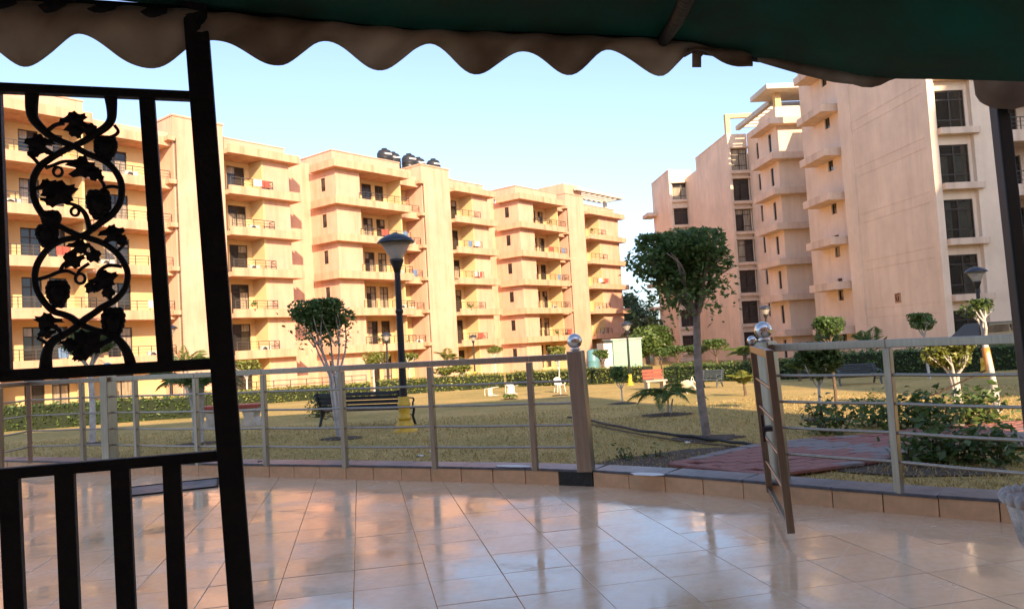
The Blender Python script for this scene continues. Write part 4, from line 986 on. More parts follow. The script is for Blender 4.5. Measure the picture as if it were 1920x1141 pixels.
def globe_mat():
    m = bpy.data.materials.new('lamp_globe'); m.use_nodes = True; N, L = nodes(m); out = N['Material Output']; p = N['Principled BSDF']; p.inputs['Base Color'].default_value = (.75, .72, .68, 1); p.inputs['Roughness'].default_value = .15
    t = N.new('ShaderNodeBsdfTransparent'); t.inputs[0].default_value = (.93, .92, .9, 1); tl = N.new('ShaderNodeBsdfTranslucent'); tl.inputs[0].default_value = (.8, .76, .7, 1)
    a = N.new('ShaderNodeMixShader'); a.inputs[0].default_value = .5; L.new(p.outputs[0], a.inputs[1]); L.new(tl.outputs[0], a.inputs[2])
    b = N.new('ShaderNodeMixShader'); b.inputs[0].default_value = .45; L.new(t.outputs[0], b.inputs[1]); L.new(a.outputs[0], b.inputs[2]); L.new(b.outputs[0], out.inputs[0]); return m
M['globe'] = globe_mat()
def at_dist(px, y_h, d):
    p = D(px, y_h, d); return Vector((p.x, d, terrain(d)))
lamp(G(760, 808), 'black lamp post with yellow base standing in front of the slatted bench', lean=(.0, .0), h=3.0)
lamp(at_dist(1846, 690, 17.5), 'black lamp post behind the tree with an orange painted trunk', 2.5)
lamp(at_dist(1443, 690, 30), 'far lamp post rising above the open railing gate', 2.6)
lamp(at_dist(728, 705, 33), 'small far lamp post with yellow base beside the near lamp pole', 2.55)
lamp(at_dist(1180, 690, 25), 'dark lamp post in front of the mint cabin', 2.05)
lamp(at_dist(890, 690, 52), 'tiny distant lamp post before the middle balconies', 3.0)
lamp(at_dist(322, 752, 26), 'lamp post with yellow base by the far hedge, crossed by the iron gate', 2.9)

# ------------------------------------------------------------------ benches
def slat_bench(loc, rz, label, L=1.5, m='bench_black', cat='bench', group=None, zs=.68):
    t = empty('park_bench', loc, rz, label, cat, group); t.scale = (1, 1, zs)     # local: x along, faces +y
    sl = MB().box(-L/2, L/2, -.028, .028, -.016, .016).mesh('slat', M[m])
    for i in range(5): bev(place(sl, 'slat', t, (0, -.16+i*.085, .44-.006*abs(i-2)), (.03*(i-2), 0, 0), scale=(1, 1.25, 1)), .006)
    for i in range(4):
        z = .53+i*.105; bev(place(sl, 'slat', t, (0, -.225-.055*i*.7, z), (R(78), 0, 0), scale=(1, 1.52, 1)), .006)
    for x in (-L/2+.06, L/2-.06):
        mb = MB()
        mb.tube([(x, -.36, .90), (x, -.31, .74), (x, -.24, .50), (x, -.20, .42), (x, -.24, .25), (x, -.33, .0)], [.018, .022, .026, .028, .025, .022], 8)
        mb.tube([(x, -.20, .42), (x, 0, .405), (x, .20, .42), (x, .23, .36), (x, .17, .20), (x, .25, 0)], [.026, .024, .026, .024, .022, .022], 8)
        mb.build('bench_end', M[m], t)
        MB().tube([(x, -.28, .64), (x, -.1, .665), (x, .12, .665), (x, .22, .64), (x, .24, .59), (x, .20, .55), (x, .18, .44)], .017, 8).build('armrest', M[m], t)
        MB().tube([(x, -.22, .30), (x, -.1, .22), (x, .05, .28), (x, .17, .22)], .012, 6).build('scroll_brace', M[m], t)
    return t
b = G(691, 799); slat_bench(b, R(-17), 'black slatted park bench seen from behind, next to the yellow lamp base', 1.62)
b = at_dist(1608, 708, 17.5); slat_bench(b, R(172), 'slate blue slatted bench before the dark hedge', 1.0, 'bench_blue', zs=.5)
b = at_dist(1330, 706, 20); slat_bench(b, R(150), 'dark slatted bench half hidden by the big round-headed tree trunk', .6, 'bench_blue', zs=.5)
def stone_bench(loc, rz, label, L=1.25, seat_red=True):
    t = empty('stone_bench', loc, rz, label, 'bench')
    MB().box(-L/2, L/2, -.22, .22, .36, .43).build('seat', M['redstone'] if seat_red else M['marble'], t, bevel=.012)
    MB().box(-L/2, L/2, -.2, .2, .31, .358).build('seat_edge', M['marble'], t, bevel=.008)
    for x in (-L*.33, L*.33):
        mb = MB(); mb.prism([(x-.13, -.17, .31), (x+.13, -.17, .31), (x+.09, -.17, .18), (x+.17, -.17, 0), (x-.17, -.17, 0), (x-.09, -.17, .18)], (0, 0, 0), (0, .34, 0)); mb.build('leg', M['marble'], t)
stone_bench(G(438, 799), R(-4), 'grey stone bench with a red seat slab, behind the iron gate post', 1.15)
p = at_dist(1226, 692, 21); t = empty('red_bench', p, R(8), 'red painted bench behind the young palm', 'bench')
for i in range(3): MB().box(-.28, .28, .14+.02*i, .17+.02*i, .28+.09*i, .355+.09*i).build('back_slat', M['redstone'], t)
MB().box(-.3, .3, -.18, .12, .22, .26).build('seat', M['marble'], t)
for x in (-.22, .22): MB().box(x-.03, x+.03, -.15, .15, 0, .22).build('leg', M['marble'], t)
def chair(loc, rot, label):
    t = empty('plastic_chair', loc, 0, label, 'chair', 'white plastic chairs on the lawn'); t.rotation_euler = rot; t.scale = (.52, .52, .52)
    MB().box(-.22, .22, -.22, .22, .40, .43).build('seat', M['plastic'], t, bevel=.01)
    mb = MB(); vs = []; n = 7
    for i in range(n):
        x = -.22+.44*i/(n-1); y = .21+.05*(1-(x/.22)**2); top = .84-.09*(x/.22)**2
        vs += [(x, y, .43), (x, y+.09, top), (x, y+.11, top), (x, y+.02, .43)]
    mb.add(vs, [(4*i+k, 4*i+(k+1) % 4, 4*i+4+(k+1) % 4, 4*i+4+k) for i in range(n-1) for k in range(4)]); mb.build('backrest', M['plastic'], t)
    for sx in (-1, 1):
        for sy in (-1, 1): MB().bar((sx*.2, sy*.2, .41), (sx*.25, sy*.25, 0), .045, .03).build('leg', M['plastic'], t)
        MB().tube([(sx*.24, -.2, .42), (sx*.27, -.2, .60), (sx*.27, 0, .63), (sx*.25, .24, .62)], .02, 6).build('armrest', M['plastic'], t)
q = at_dist(1300, 716, 18); chair(q+Vector((0, 0, .03)), (R(-28), R(24), R(150)), 'white plastic chair tipped over beside the big tree trunk')
q = at_dist(1049, 716, 23); chair(q, (0, 0, R(20)), 'white plastic chair standing upright by the hedge')
q = at_dist(930, 718, 23); chair(q+Vector((0, 0, .12)), (R(-90), 0, R(60)), 'white plastic chair lying on its back on the sunny lawn')
q = at_dist(962, 718, 23.4); chair(q+Vector((0, 0, .12)), (R(90), R(0), R(200)), 'white plastic chair lying face down on the sunny lawn')

# ------------------------------------------------------------------ trees near the railing
topiary(G(1327, 821), 2.46, .62, .66, 'large round-headed tree with grey trunk on the shaded lawn', 5200, .062, 'leaf_dark', 'bark', .050, .55, lean=(-.02, 0), stems=6, lumps=18, crown_off=(-.09, 0), under=True)
topiary(G(640, 821), 2.08, .50, .55, 'white limewashed tree with many fanned stems before the bench', 3200, .058, 'leaf_dark', 'limewash', .026, .5, lean=(-.07, 0), stems=6, multi=True, lumps=14, crown_off=(-.06, 0), under=True)
topiary(G(172, 832), 1.98, .48, .62, 'leafy tree with whitewashed trunk seen through the vine scrolls', 2400, .06, 'leaf_mid', 'limewash', .05, .62, stems=5, lumps=12)
topiary(G(1167, 756), .80, .24, .85, 'small round bush on a thin white stem beside the palm', 1100, .05, 'leaf_dark', 'limewash', .018, .35, stems=4)
topiary(G(1052, 741), 1.22, .24, .75, 'slim clipped tree with white stem left of the ball post', 900, .05, 'leaf_lime', 'limewash', .02, .62, stems=4)
topiary(G(1540, 788), 1.06, .30, 1.0, 'low dense round bush on a stem inside the right-hand railing', 1700, .06, 'leaf_mid', 'limewash', .02, .38, stems=4)
topiary(G(1570, 775), 1.36, .24, .72, 'ball-clipped tree on a bare brown stem behind the railing', 900, .05, 'leaf_dark', 'bark_dark', .022, .68, stems=4, lean=(-.04, 0))
topiary(G(1744, 710), 1.62, .36, .72, 'ball-clipped tree with white stem near the wall plaque', 1000, .065, 'leaf_dark', 'limewash', .032, .6, stems=4, lean=(-.05, 0))
topiary(G(1797, 757), .98, .36, .72, 'sunlit yellow-green tree with two pale stems', 1900, .065, 'leaf_lime', 'limewash', .03, .5, stems=5, multi=True, lean=(-.05, 0))
t = topiary(G(1872, 773), 1.42, .22, .6, 'leaning tree with an orange painted band, tied with a rope', 240, .06, 'leaf_mid', 'limewash', .042, .62, stems=3, lean=(-.11, 0))
MB().lathe([(.048, .52), (.046, .68), (.043, .80)], n=14).build('painted_band', M['orange_paint'], t, (0, 0, 0), (0, -.11, 0))
p0 = G(1872, 773); a = Vector((p0.x-.05, p0.y, .62)); g1 = G(1652, 768)
o = MB().tube([a, a.lerp(g1, .5)-Vector((0, 0, .06)), g1], .012, 6).build('guy_rope', M['bark_dark']); PT(o, 'brown guy rope slanting from the orange-banded tree to the ground', 'rope')
palm(G(1250, 777), 'young palm with arching fronds on the shaded lawn', 11, .74, .24, .014, .011, 'limewash', .85, .17, stalks=3, up=.55)
palm(G(955, 748), 'tiny palm seedling alone on the lawn', 6, .30, .08, .015, .012, 'bark_dark', .7, .1)
palm(G(372, 832), 'palm with a thick pale trunk and drooping fronds behind the iron gate', 11, .95, .86, .085, .12, 'limewash', .75, .30, up=.35)
palm(at_dist(1398, 690, 24), 'green palm in the hedge left of the railing gate', 9, .9, .75, .07, .05, 'bark_dark', .6, .3, up=.5)
palm(at_dist(1636, 690, 22), 'palm with upright fronds before the grooved wall', 8, .95, .7, .07, .05, 'bark_dark', .45, .3, up=.75)
palm(at_dist(1498, 690, 21), 'small palm behind the railing gate post', 7, .6, .3, .05, .04, 'bark_dark', .6, .2, up=.4)
palm(at_dist(840, 700, 45), 'thin sunlit palm before the middle pilaster', 7, 1.3, 1.3, .07, .05, 'bark', .55, .4, up=.6, m='leaf_lime')
palm(at_dist(350, 735, 30), 'sunlit palm against the near pilaster, fronds above the gate rail', 9, 1.6, 1.5, .1, .08, 'bark', .5, .4, up=.7)
topiary(at_dist(1555, 690, 22.5), 1.45, .42, .75, 'round dark tree before the stair wall', 1000, .075, 'leaf_dark', 'bark_dark', .04, .55)
# clipped flat-headed trees along the far hedge
for (px, d, h, cr, lab, lf) in ((462, 30, 1.75, .62, 'flat lime-green clipped tree next to the gate post, before the sunlit block', 'leaf_lime'), (700, 34, 1.95, .75, 'wide lime-green clipped tree behind the near lamp pole', 'leaf_lime'), (768, 36, 1.75, .5, 'lime-green clipped tree just past the near lamp pole', 'leaf_lime'),
                               (929, 40, 1.95, .45, 'square-headed lime clipped tree before the middle balconies', 'leaf_lime'), (1047, 33, 1.6, .48, 'bright clipped tree rising behind the ball post', 'leaf_lime'), (832, 31, 1.0, .45, 'low lime bush with pale stems before the hedge', 'leaf_lime'), (866, 31.5, 1.05, .42, 'low lime bush close to the far white chairs', 'leaf_lime'),
                               (1345, 30, 1.5, .6, 'broad dark clipped tree to the near side of the tower', 'leaf_mid'), (1272, 33, 1.35, .5, 'dark clipped tree before the end gable of the tower', 'leaf_mid'), (1310, 31, 1.3, .45, 'dark clipped tree partly behind the big tree trunk', 'leaf_mid'), (1240, 35, 1.3, .5, 'clipped tree at the corner of the tower', 'leaf_mid'), (1130, 30, 1.3, .4, 'small tree before the mint cabin', 'leaf_mid')):
    topiary(at_dist(px, 690, d), h, cr, .55, lab, 800, .10, lf, 'limewash' if lf == 'leaf_lime' else 'bark_dark', .04, .5)
topiary(G(185, 787), .62, .22, 1.0, 'small yellow bush behind the thick railing post', 600, .05, 'leaf_lime', 'limewash', .02, .3)
# hedges
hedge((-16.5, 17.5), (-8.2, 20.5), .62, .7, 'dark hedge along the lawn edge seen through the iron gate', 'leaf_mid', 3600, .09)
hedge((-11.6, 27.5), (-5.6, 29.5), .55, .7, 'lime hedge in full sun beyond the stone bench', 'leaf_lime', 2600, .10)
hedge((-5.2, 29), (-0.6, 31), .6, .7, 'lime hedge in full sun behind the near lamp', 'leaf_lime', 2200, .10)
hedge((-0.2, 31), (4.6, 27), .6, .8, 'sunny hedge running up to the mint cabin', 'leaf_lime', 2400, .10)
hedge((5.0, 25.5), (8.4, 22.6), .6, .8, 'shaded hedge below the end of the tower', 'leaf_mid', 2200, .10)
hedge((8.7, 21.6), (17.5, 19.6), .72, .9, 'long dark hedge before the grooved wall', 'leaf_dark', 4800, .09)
palm(at_dist(1395, 712, 15.5), 'yellow-green young palm just past the railing gate', 8, .5, .25, .03, .02, 'bark_dark', .6, .15, up=.6, m='leaf_lime')
shrub(at_dist(600, 735, 17), .42, .62, 'dark round bush behind the bench', 900, .07, 'leaf_mid')
# shrubs by the paver path
for px, py, r, h, n, ls, lab in ((1560, 815, .28, .42, 350, .07, 'leafy shrub at the near end of the path border'), (1640, 800, .3, .36, 320, .07, 'shrub in the path border below the guy rope'), (1700, 808, .34, .44, 420, .075, 'bushy shrub in the middle of the path border'), (1775, 805, .36, .48, 460, .075, 'tallest shrub in the path border'), (1850, 800, .36, .40, 420, .075, 'shrub in the path border under the leaning tree'),
                                 (1725, 868, .26, .34, 300, .07, 'shrub between railing and path, near the thin post'), (1790, 872, .30, .38, 360, .07, 'shrub between railing and path, between the two posts'), (1862, 868, .28, .32, 300, .07, 'shrub between railing and path beside the dark post')):
    shrub(G(px, py), r, h*.85, lab, int(n*.75), ls*1.25, 'leaf_mid' if 'rope' not in lab else 'leaf_dark', 'shrubs along the paver path')
shrub(G(1175, 860), .07, .10, 'small weed growing in the lawn by the gate gap', 60, .05, 'leaf_mid', cat='weed')
shrub(G(1235, 858), .06, .08, 'tiny weed at the corner of the paver path', 40, .045, 'leaf_mid', cat='weed')

# ------------------------------------------------------------------ paver path
PP = [G(x, y, .10) for x, y in ((1262, 874), (1425, 838), (1530, 827), (1650, 819), (1765, 802), (1990, 790), (1990, 838), (1790, 836), (1700, 856), (1610, 872), (1440, 895))]
poly = [(p.x, p.y) for p in PP]
def inside(x, y, P):
    c = False; j = len(P)-1
    for i in range(len(P)):
        if (P[i][1] > y) != (P[j][1] > y) and x < (P[j][0]-P[i][0])*(y-P[i][1])/(P[j][1]-P[i][1])+P[i][0]: c = not c
        j = i
    return c
pth = big_mesh('paver_path', [(x, y, .094) for x, y in poly], [list(range(len(poly)))], M['soil']); pth['kind'] = 'structure'
M['paver_red'] = mat('red_paver', (0.29, 0.125, 0.10), .8, var=.3, scale=6, bump=.4, bscale=40)
M['paver_grey'] = mat('grey_paver', (0.24, 0.205, 0.19), .8, var=.3, scale=6, bump=.4, bscale=40)
pw, pl_ = .125, .25
pr = [MB().box(-pl_/2+.003, pl_/2-.003, -pw/2+.003, pw/2-.003, -.03, 0).mesh('paver', M[k]) for k in ('paver_red', 'paver_grey')]
ca, sa = math.cos(R(24)), math.sin(R(24)); cell = []; edge = []
for (x0_, y0_), (x1_, y1_) in zip(poly, poly[1:]+poly[:1]):
    L_ = math.hypot(x1_-x0_, y1_-y0_); k = max(1, round(L_/pl_))
    for i in range(k): edge.append((x0_+(x1_-x0_)*(i+.5)/k, y0_+(y1_-y0_)*(i+.5)/k, math.atan2(y1_-y0_, x1_-x0_)))
for (x, y, an) in edge:
    bev(place(pr[1 if random.random() < .3 else 0], 'paver', pth, (x, y, .134+random.uniform(-.003, .003)), (random.gauss(0, .012), random.gauss(0, .012), an)), .006, 1)
for i in range(-60, 60):
    for j in range(-80, 80):
        lx = (i+.5*(j % 2))*pl_; ly = j*pw; x = 2.4+lx*ca-ly*sa; y = 6.8+lx*sa+ly*ca
        if all(inside(x+ca*q, y+sa*q, poly) for q in (-.07, 0, .07)): cell.append((math.hypot(x, y), x, y))
cell.sort()
for n_, (d, x, y) in enumerate(cell[:300-len(edge)]):
    k = 1 if math.sin(x*2.6+1.2*math.sin(y*2.2+x))+random.gauss(0, .15) > .45 else 0
    bev(place(pr[k], 'paver', pth, (x, y, .128+random.uniform(-.004, .004)), (random.gauss(0, .012), random.gauss(0, .012), R(24))), .006, 1)
mb = MB()
for (d, x, y) in cell[300-len(edge):]: mb.box(x-.1, x+.1, y-.05, y+.05, .09, .127)
if cell[300-len(edge):]: o = mb.build('paving', M['paver_red'], pth); o['kind'] = 'stuff'

# ------------------------------------------------------------------ cabin, drum, distant trees, fence, car
cbn = empty('cabin', at_dist(1160, 690, 36), R(6), 'pale mint site cabin beside the tower gap', 'cabin')
MB().box(-.2, 1.15, 0, 1.8, -.2, 1.72).build('wall', M['mint'], cbn); MB().box(-.62, -.22, .1, 1.6, -.2, 1.60).build('side_wall', M['ac_white'], cbn)
MB().box(-.3, 1.2, -.05, 1.85, 1.725, 1.78).build('roof', M['white_concrete'], cbn)
dr = empty('water_drum', at_dist(1113, 690, 34), 0, 'blue plastic drum next to the mint cabin', 'drum')
MB().lathe([(0, 0), (.25, 0), (.27, .05), (.27, .4), (.28, .43), (.27, .46), (.27, .8), (.28, .83), (.27, .86), (.27, 1.25), (.2, 1.32), (0, 1.33)], n=18).build('drum_body', M['blue_drum'], dr)
def big_tree(loc, h, cr, label, n=2600, rz=.8, leaf='far_leaf'):
    t = empty('broadleaf_tree', loc, 0, label, 'tree', 'trees beyond the apartment blocks'); mb = MB(); top = Vector((0, 0, h-cr*rz*.8))
    branch(mb, (0, 0, -.5), (0, 0, h*.45), .3, .2, .05, 6, 8)
    for i in range(6):
        a = i*1.05; branch(mb, (0, 0, h*.4), top+Vector((math.cos(a)*cr*.5, math.sin(a)*cr*.5, 0)), .15, .05, .1)
    mb.build('trunk', M['bark_dark'], t)
    leaves('crown', blob_points(n, cr, hash(label) % 997, 16, 1.0, rz)+np.array(top), .42, M[leaf], t, seed=3)
for px, d, h, cr, lab in ((1196, 105, 8.5, 3.6, 'hazy broadleaf tree in the gap between the two apartment blocks'), (1176, 112, 9.5, 3.0, 'tallest distant tree, touching the sunlit end tower'), (1212, 84, 5.2, 2.6, 'dark distant tree low in the gap beside the tower'), (1228, 70, 3.8, 1.9, 'bushy tree at the foot of the tower gable'), (1205, 62, 2.9, 1.6, 'round bush-like tree behind the mint cabin')):
    big_tree(at_dist(px, 650, d), h, cr, lab, leaf='far_leaf' if d > 80 else 'leaf_mid')
def low_fence(p0, p1, label, h=.75):
    p0 = Vector((*p0, terrain(p0[1]))); p1 = Vector((*p1, terrain(p1[1]))); n = max(3, int((p1-p0).length/.9)); t = empty('garden_fence', p0, 0, label, 'fence', 'low fences by the blocks')
    post = MB().box(-.02, .02, -.02, .02, -.2, h).mesh('fence_post', M['rail_dark'])
    for i in range(n+1): place(post, 'fence_post', t, (p1-p0)*(i/n))
    for z in (h, h*.66, h*.33): MB().bar(Vector((0, 0, z)), p1-p0+Vector((0, 0, z)), .035, .035).build('fence_rail', M['rail_dark'], t)
low_fence((13.2, 28), (17.0, 27.4), 'black low fence before the grooved wall'); low_fence((18.6, 27), (22.5, 26.4), 'black low fence below the window bay')
low_fence((-14.5, 38), (-8.5, 44), 'low fence before the sunlit ground-floor walls')
cr_ = empty('parked_car', (18.9, 30.5, terrain(30)), R(8), 'dark green car parked behind the hedge below the window bay', 'car')
mb = MB(); prof = [(-2.1, .35), (-2.1, .75), (-1.9, .9), (-1.3, .95), (-.75, 1.42), (.75, 1.45), (1.35, 1.0), (1.95, .9), (2.1, .7), (2.1, .35)]
vs = [(x, -.82+(.12 if z > 1.1 else 0), z) for x, z in prof]+[(x, .82-(.12 if z > 1.1 else 0), z) for x, z in prof]; n = len(prof)
mb.add(vs, [tuple(range(n)), tuple(range(2*n-1, n-1, -1))]+[(i, n+i, n+(i+1) % n, (i+1) % n) for i in range(n)]); mb.build('body', M['car'], cr_, bevel=.05)
MB().box(-1.05, -.05, -.80, -.74, .98, 1.34).box(.05, .95, -.80, -.74, .98, 1.34).build('side_window', M['glass'], cr_)
for x in (-1.35, 1.35):
    for y in (-.78, .78): MB().tube([(x, y-.1, .31), (x, y+.1, .31)], .31, 18).build('wheel', M['lamp_black'], cr_)

# ------------------------------------------------------------------ balcony clutter
ordn = {1: 'first', 2: 'second', 3: 'third', 4: 'fourth', 5: 'fifth'}
bayn = {(-12.9, 'A'): 'stack beside the near pilaster', (-12.9, 'B'): 'corner stack behind the near lamp', (-12.9, 'S'): 'narrow stack by the middle pilaster', (10.9, 'A'): 'stack past the middle pilaster', (10.9, 'B'): 'corner stack before the end tower', (10.9, 'S'): 'narrow stack by the end tower', (34.2, 'A'): 'end stack below the roof pergola', (-39.4, 'B'): 'stack behind the vine scrolls', (-39.4, 'S'): 'stack behind the gate bar'}
acm = MB().box(-.42, .42, -.15, .15, 0, .55).mesh('ac_case', M['ac_white']); acf = MB().lathe([(.0, 0), (.2, 0), (.21, .012), (.0, .012)], n=16).mesh('ac_fan', M['rail_dark'])
def cloth_mesh(w, h, m, seed):
    r = random.Random(seed); mb = MB(); n = 6; vs = []
    for i in range(n+1):
        x = -w/2+w*i/n; y = .03*math.sin(i*1.9+seed); vs += [(x, y, 0), (x*.96, y+r.uniform(-.02, .02), -h*r.uniform(.92, 1)), (x*.96, y+.012, -h*.95), (x, y+.012, 0)]
    mb.add(vs, [(4*i+k, 4*i+(k+1) % 4, 4*i+4+(k+1) % 4, 4*i+4+k) for i in range(n) for k in range(4)], 0, False); return mb.mesh('cloth', M[m])
cl = {'red': (cloth_mesh(.8, .55, 'red_cloth', 1), 'red'), 'white': (cloth_mesh(.7, .5, 'white_cloth', 2), 'white'), 'blue': (cloth_mesh(.6, .6, 'blue_cloth', 3), 'blue')}
rot = R(90)-TH
for (s0, bay, k, xa, xb, y) in bay_spots:
    r = random.random(); nm = f"on the {ordn[k]}-floor balcony, {bayn[(s0, bay)]}"
    rl = {'A': .56, 'B': -.62, 'S': 1.56}[bay]
    if r < .30:
        p = LBM @ Vector((random.uniform(xa+.4, xb-.3), y-.1, F(k)-.28)); t = empty('air_conditioner', p, rot, 'white air conditioner '+nm, 'air conditioner', 'air conditioners on the balconies'); place(acm, 'ac_case', t); place(acf, 'ac_fan', t, (-.1, -.151, .27), (R(90), 0, 0))
    elif r < .62:
        c, w = cl[random.choice(('red', 'white', 'white', 'blue'))]; p = LBM @ Vector((random.uniform(xa+.5, xb-.3), rl-.06, F(k)+.64)); o = place(c, 'laundry', None, p, (0, 0, rot)); PT(o, f'{w} washing hung '+nm, 'laundry', 'washing on the balcony railings')
        if bay != 'S' and random.random() < .5:
            c2, w2 = cl[{'red': 'blue', 'white': 'red', 'blue': 'white'}[w]]; p = LBM @ Vector((xb-.2 if p.x else xa, rl-.06, F(k)+.64)); o = place(c2, 'laundry', None, p, (0, 0, rot)); PT(o, f'{w2} washing hung '+nm, 'laundry', 'washing on the balcony railings')
    elif r < .78:
        p = LBM @ Vector((random.uniform(xa+.2, xb-.2), y-.35, F(k)-.28)); t = empty('potted_plant', p, 0, 'potted plant '+nm, 'plant', 'potted plants on the balconies')
        MB().lathe([(0, 0), (.14, 0), (.18, .3), (0, .3)], n=12).build('pot', M['redstone'], t); leaves('foliage', blob_points(90, .34, k+int(s0)+60, 4, 1, 1.1)+np.array((0, 0, .62)), .16, M['leaf_mid'], t, seed=k)

# ------------------------------------------------------------------ small things on terrace and lawn
h0 = [G(x, y) for x, y in ((1065, 785), (1110, 793), (1200, 812), (1300, 824), (1370, 834), (1432, 842))]
o = MB().tube([p+Vector((0, 0, .03+.01*(i % 2))) for i, p in enumerate(cr_spline(h0, 3))], .017, 7).build('pipe', M['hose']); PT(o, 'dark thin pipe lying across the lawn towards the path', 'pipe', 'pipes on the lawn')
h1 = [G(x, y) for x, y in ((1085, 792), (1180, 813), (1290, 831), (1400, 842))]
o = MB().tube([p+Vector((0, 0, .02)) for p in cr_spline(h1, 3)], .010, 6).build('pipe', M['bark_dark']); PT(o, 'thinner brown pipe lying just beside the dark pipe', 'pipe', 'pipes on the lawn')
q = G(322, 914, 0.0); t = empty('drain_cover', (q.x, q.y, 0.002), -math.atan2(ta.x, ta.y)+R(8), 'grey drain cover set in the terrace tiles', 'drain cover')
MB().box(-.42, .42, -.27, .27, 0, .008).build('cover_plate', M['granite'], t)
mb = MB()
for a in ((-.45, -.43, -.3, .3), (.43, .45, -.3, .3), (-.43, .43, -.3, -.28), (-.43, .43, .28, .3)): mb.box(a[0], a[1], a[2], a[3], 0, .014)
mb.build('cover_frame', M['iron'], t)
def scrap(px, py, s, label, name='paper_scrap', z=None, m='paper'):
    q = G(px, py, z) if z is not None else G(px, py); r = random.Random(px); mb = MB(); vs = [(0, 0, .02)]; n = 9
    for i in range(n): a = 2*math.pi*i/n; rr = s*r.uniform(.5, 1.1); vs.append((math.cos(a)*rr, math.sin(a)*rr*.6, r.uniform(.004, .035)))
    mb.add(vs, [(0, 1+i, 1+(i+1) % n) for i in range(n)]); o = mb.build(name, M[m], None, q, (0, 0, r.uniform(0, 6))); PT(o, label, 'litter'); sd = o.modifiers.new('thickness', 'SOLIDIFY'); sd.thickness = .003
scrap(787, 857, .085, 'crumpled white paper on the lawn near the railing'); scrap(826, 841, .07, 'scrap of white paper caught behind a railing post'); scrap(808, 848, .04, 'tiny paper scrap next to a railing post')
scrap(1290, 832, .04, 'small white scrap on the lawn beside the pipes'); scrap(488, 868, .05, 'black rag on the kerb beside the gate post', 'rag', .145, 'hose')
for px, py, w, lab in ((962, 874, .22, 'flat white patch for wet glare on the kerb left of the ball post'), (1215, 889, .17, 'white patch for wet glare on the kerb in the gate gap')):  # white patches stand in for wet glare on the kerb
    q = G(px, py, .143); P_, t_, n_ = kerb_frame(q.x); r = random.Random(px); k = 12
    mb = MB(); vs = []
    for i in range(k): a = 2*math.pi*i/k; rr = r.uniform(.75, 1.05); vs.append((math.cos(a)*w*rr, math.sin(a)*.07*rr, .002+r.uniform(0, .004)))
    mb.add([(0, 0, .008)]+vs, [(0, 1+i, 1+(i+1) % k) for i in range(k)]); o = mb.build('glare_patch', M['paper'], None, q, (0, 0, math.atan2(t_.y, t_.x))); PT(o, lab, 'glare patch')
# urn planter
ur = empty('urn_planter', (1.98, 2.92, 0), 0, 'cream cast stone urn with a scalloped rim, by the dark awning post', 'planter')
UR = .165
MB().lathe([(0, 0), (.11, 0), (.11, .04), (.07, .07), (.045, .16), (.05, .20), (.065, .22), (.05, .24), (.08, .30), (.13, .40), (UR-.008, .52), (UR, .555), (UR-.02, .56), (UR-.03, .53), (.10, .45), (0, .45)], n=32).build('bowl', M['urn'], ur)
bead = MB().ball((0, 0, 0), .019, 10, rz=.026).mesh('rim_bead', M['urn'])
for i in range(24): a = 2*math.pi*i/24; place(bead, 'rim_bead', ur, (UR*math.cos(a), UR*math.sin(a), .562))
MB().lathe([(0, .47), (.11, .465)], n=20).build('soil', M['soil'], ur)
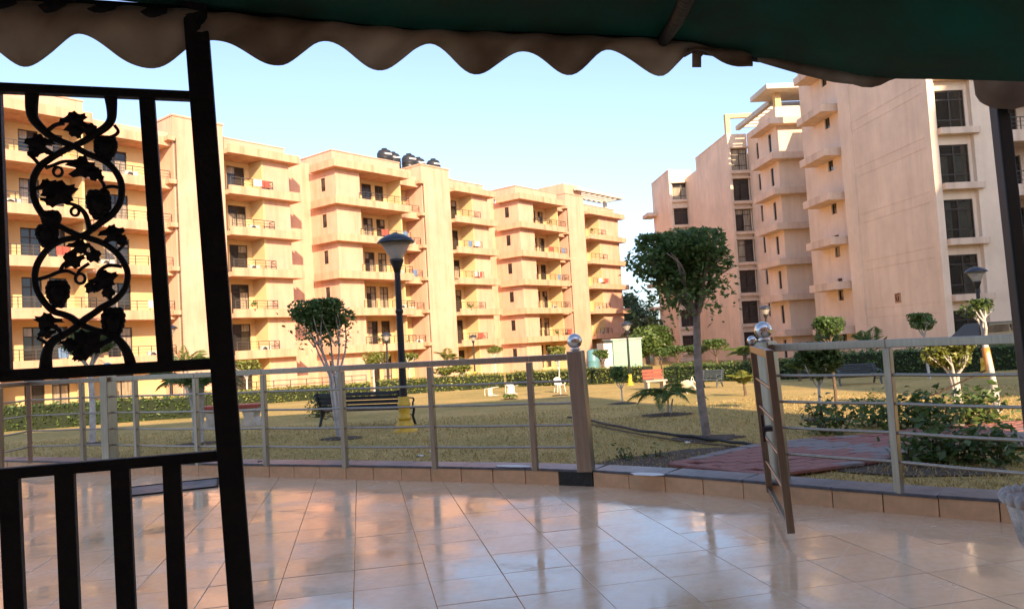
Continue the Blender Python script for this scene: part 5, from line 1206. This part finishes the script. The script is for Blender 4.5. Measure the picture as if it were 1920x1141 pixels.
# bare soil by the path and the kerb
def patch(name, px, m, z=.006):
    P = [G(x, y) for x, y in px]; o = big_mesh(name, [(p.x, p.y, lawn_z(p.x, p.y)+z+.004) for p in P], [list(range(len(P)))], M[m]); o['kind'] = 'structure'; return o
for nm, r_, xy in (('large round-headed', .40, 0), ('white limewashed tree', .34, 0), ('young palm with arching', .40, 0), ('small round bush on a thin', .30, 0), ('tiny palm seedling', .24, 0), ('slim clipped tree', .26, 0), ('leafy tree with whitewashed', .34, 0), ('palm with a thick pale', .38, 0), ('low dense round bush', .26, 0)):
    t = [o for o in bpy.data.objects if o.get('label', '').startswith(nm)][0]; rg = random.Random(nm); k = 22
    vs = [(0, 0, .035)]+[(math.cos(2*math.pi*i/k)*r_*q, math.sin(2*math.pi*i/k)*r_*q*.8, lawn_z(t.location.x, t.location.y)-t.location.z+.012) for i in range(k) for q in (rg.uniform(.75, 1.1),)]
    o = MB().add(vs, [(0, 1+i, 1+(i+1) % k) for i in range(k)]).build('soil_ring', M['soil'], t); o.rotation_euler = (0, 0, -t.rotation_euler.z)
patch('bare_soil', [(1100, 874), (1150, 862), (1200, 855), (1290, 842), (1420, 836), (1425, 842), (1300, 862), (1255, 876), (1180, 880)], 'soil')
patch('bare_soil', [(1520, 880), (1580, 868), (1680, 862), (1760, 878), (1880, 876), (1900, 892), (1700, 896), (1600, 890)], 'soil')
# dry grass blades
def grass():
    r = np.random.default_rng(5); n = 60000; y = 5.0+9.5*r.random(n)**1.5; x = (r.random(n)*2-1)*(y*.74+.5)
    ky_ = np.array([kerb_y(float(v)) for v in np.arange(-18, 18, .1)]); kk = np.interp(x, np.arange(-18, 18, .1), ky_)
    keep = (y > kk+KW+.04)
    pxy = np.array([inside(a, b, poly) if a > .8 and b < 9.5 else False for a, b in zip(x, y)]); keep &= ~pxy; x, y = x[keep], y[keep]; n = len(x)
    clump = .5+.5*np.sin(x*3.1+np.sin(y*2.3))*np.sin(y*2.7+np.cos(x*1.9))
    z = np.where(y < 10, .08, .08-.025*(y-10))+.012*np.sin(x*1.3+y*.7)*np.cos(y*1.1-x*.4)
    h = (.012+.028*r.random(n)*(.4+clump)); a = r.random(n)*6.283; w = .004+.004*r.random(n)+y*.00025; l = r.normal(size=(n, 2))*h[:, None]*.7
    V = np.stack([np.stack([x-np.cos(a)*w, y-np.sin(a)*w, z-.004], 1), np.stack([x+np.cos(a)*w, y+np.sin(a)*w, z-.004], 1), np.stack([x+l[:, 0], y+l[:, 1], z+h], 1)], 1).reshape(-1, 3)
    o = big_mesh('grass', V, np.arange(3*n).reshape(-1, 3), M['blade']); PT(o, 'dry short grass covering the lawn', 'grass', kind='stuff')
M['blade'] = leaf_mat('dry_blade', (0.30, 0.26, 0.085), (0.58, 0.41, 0.17), .3)
grass()
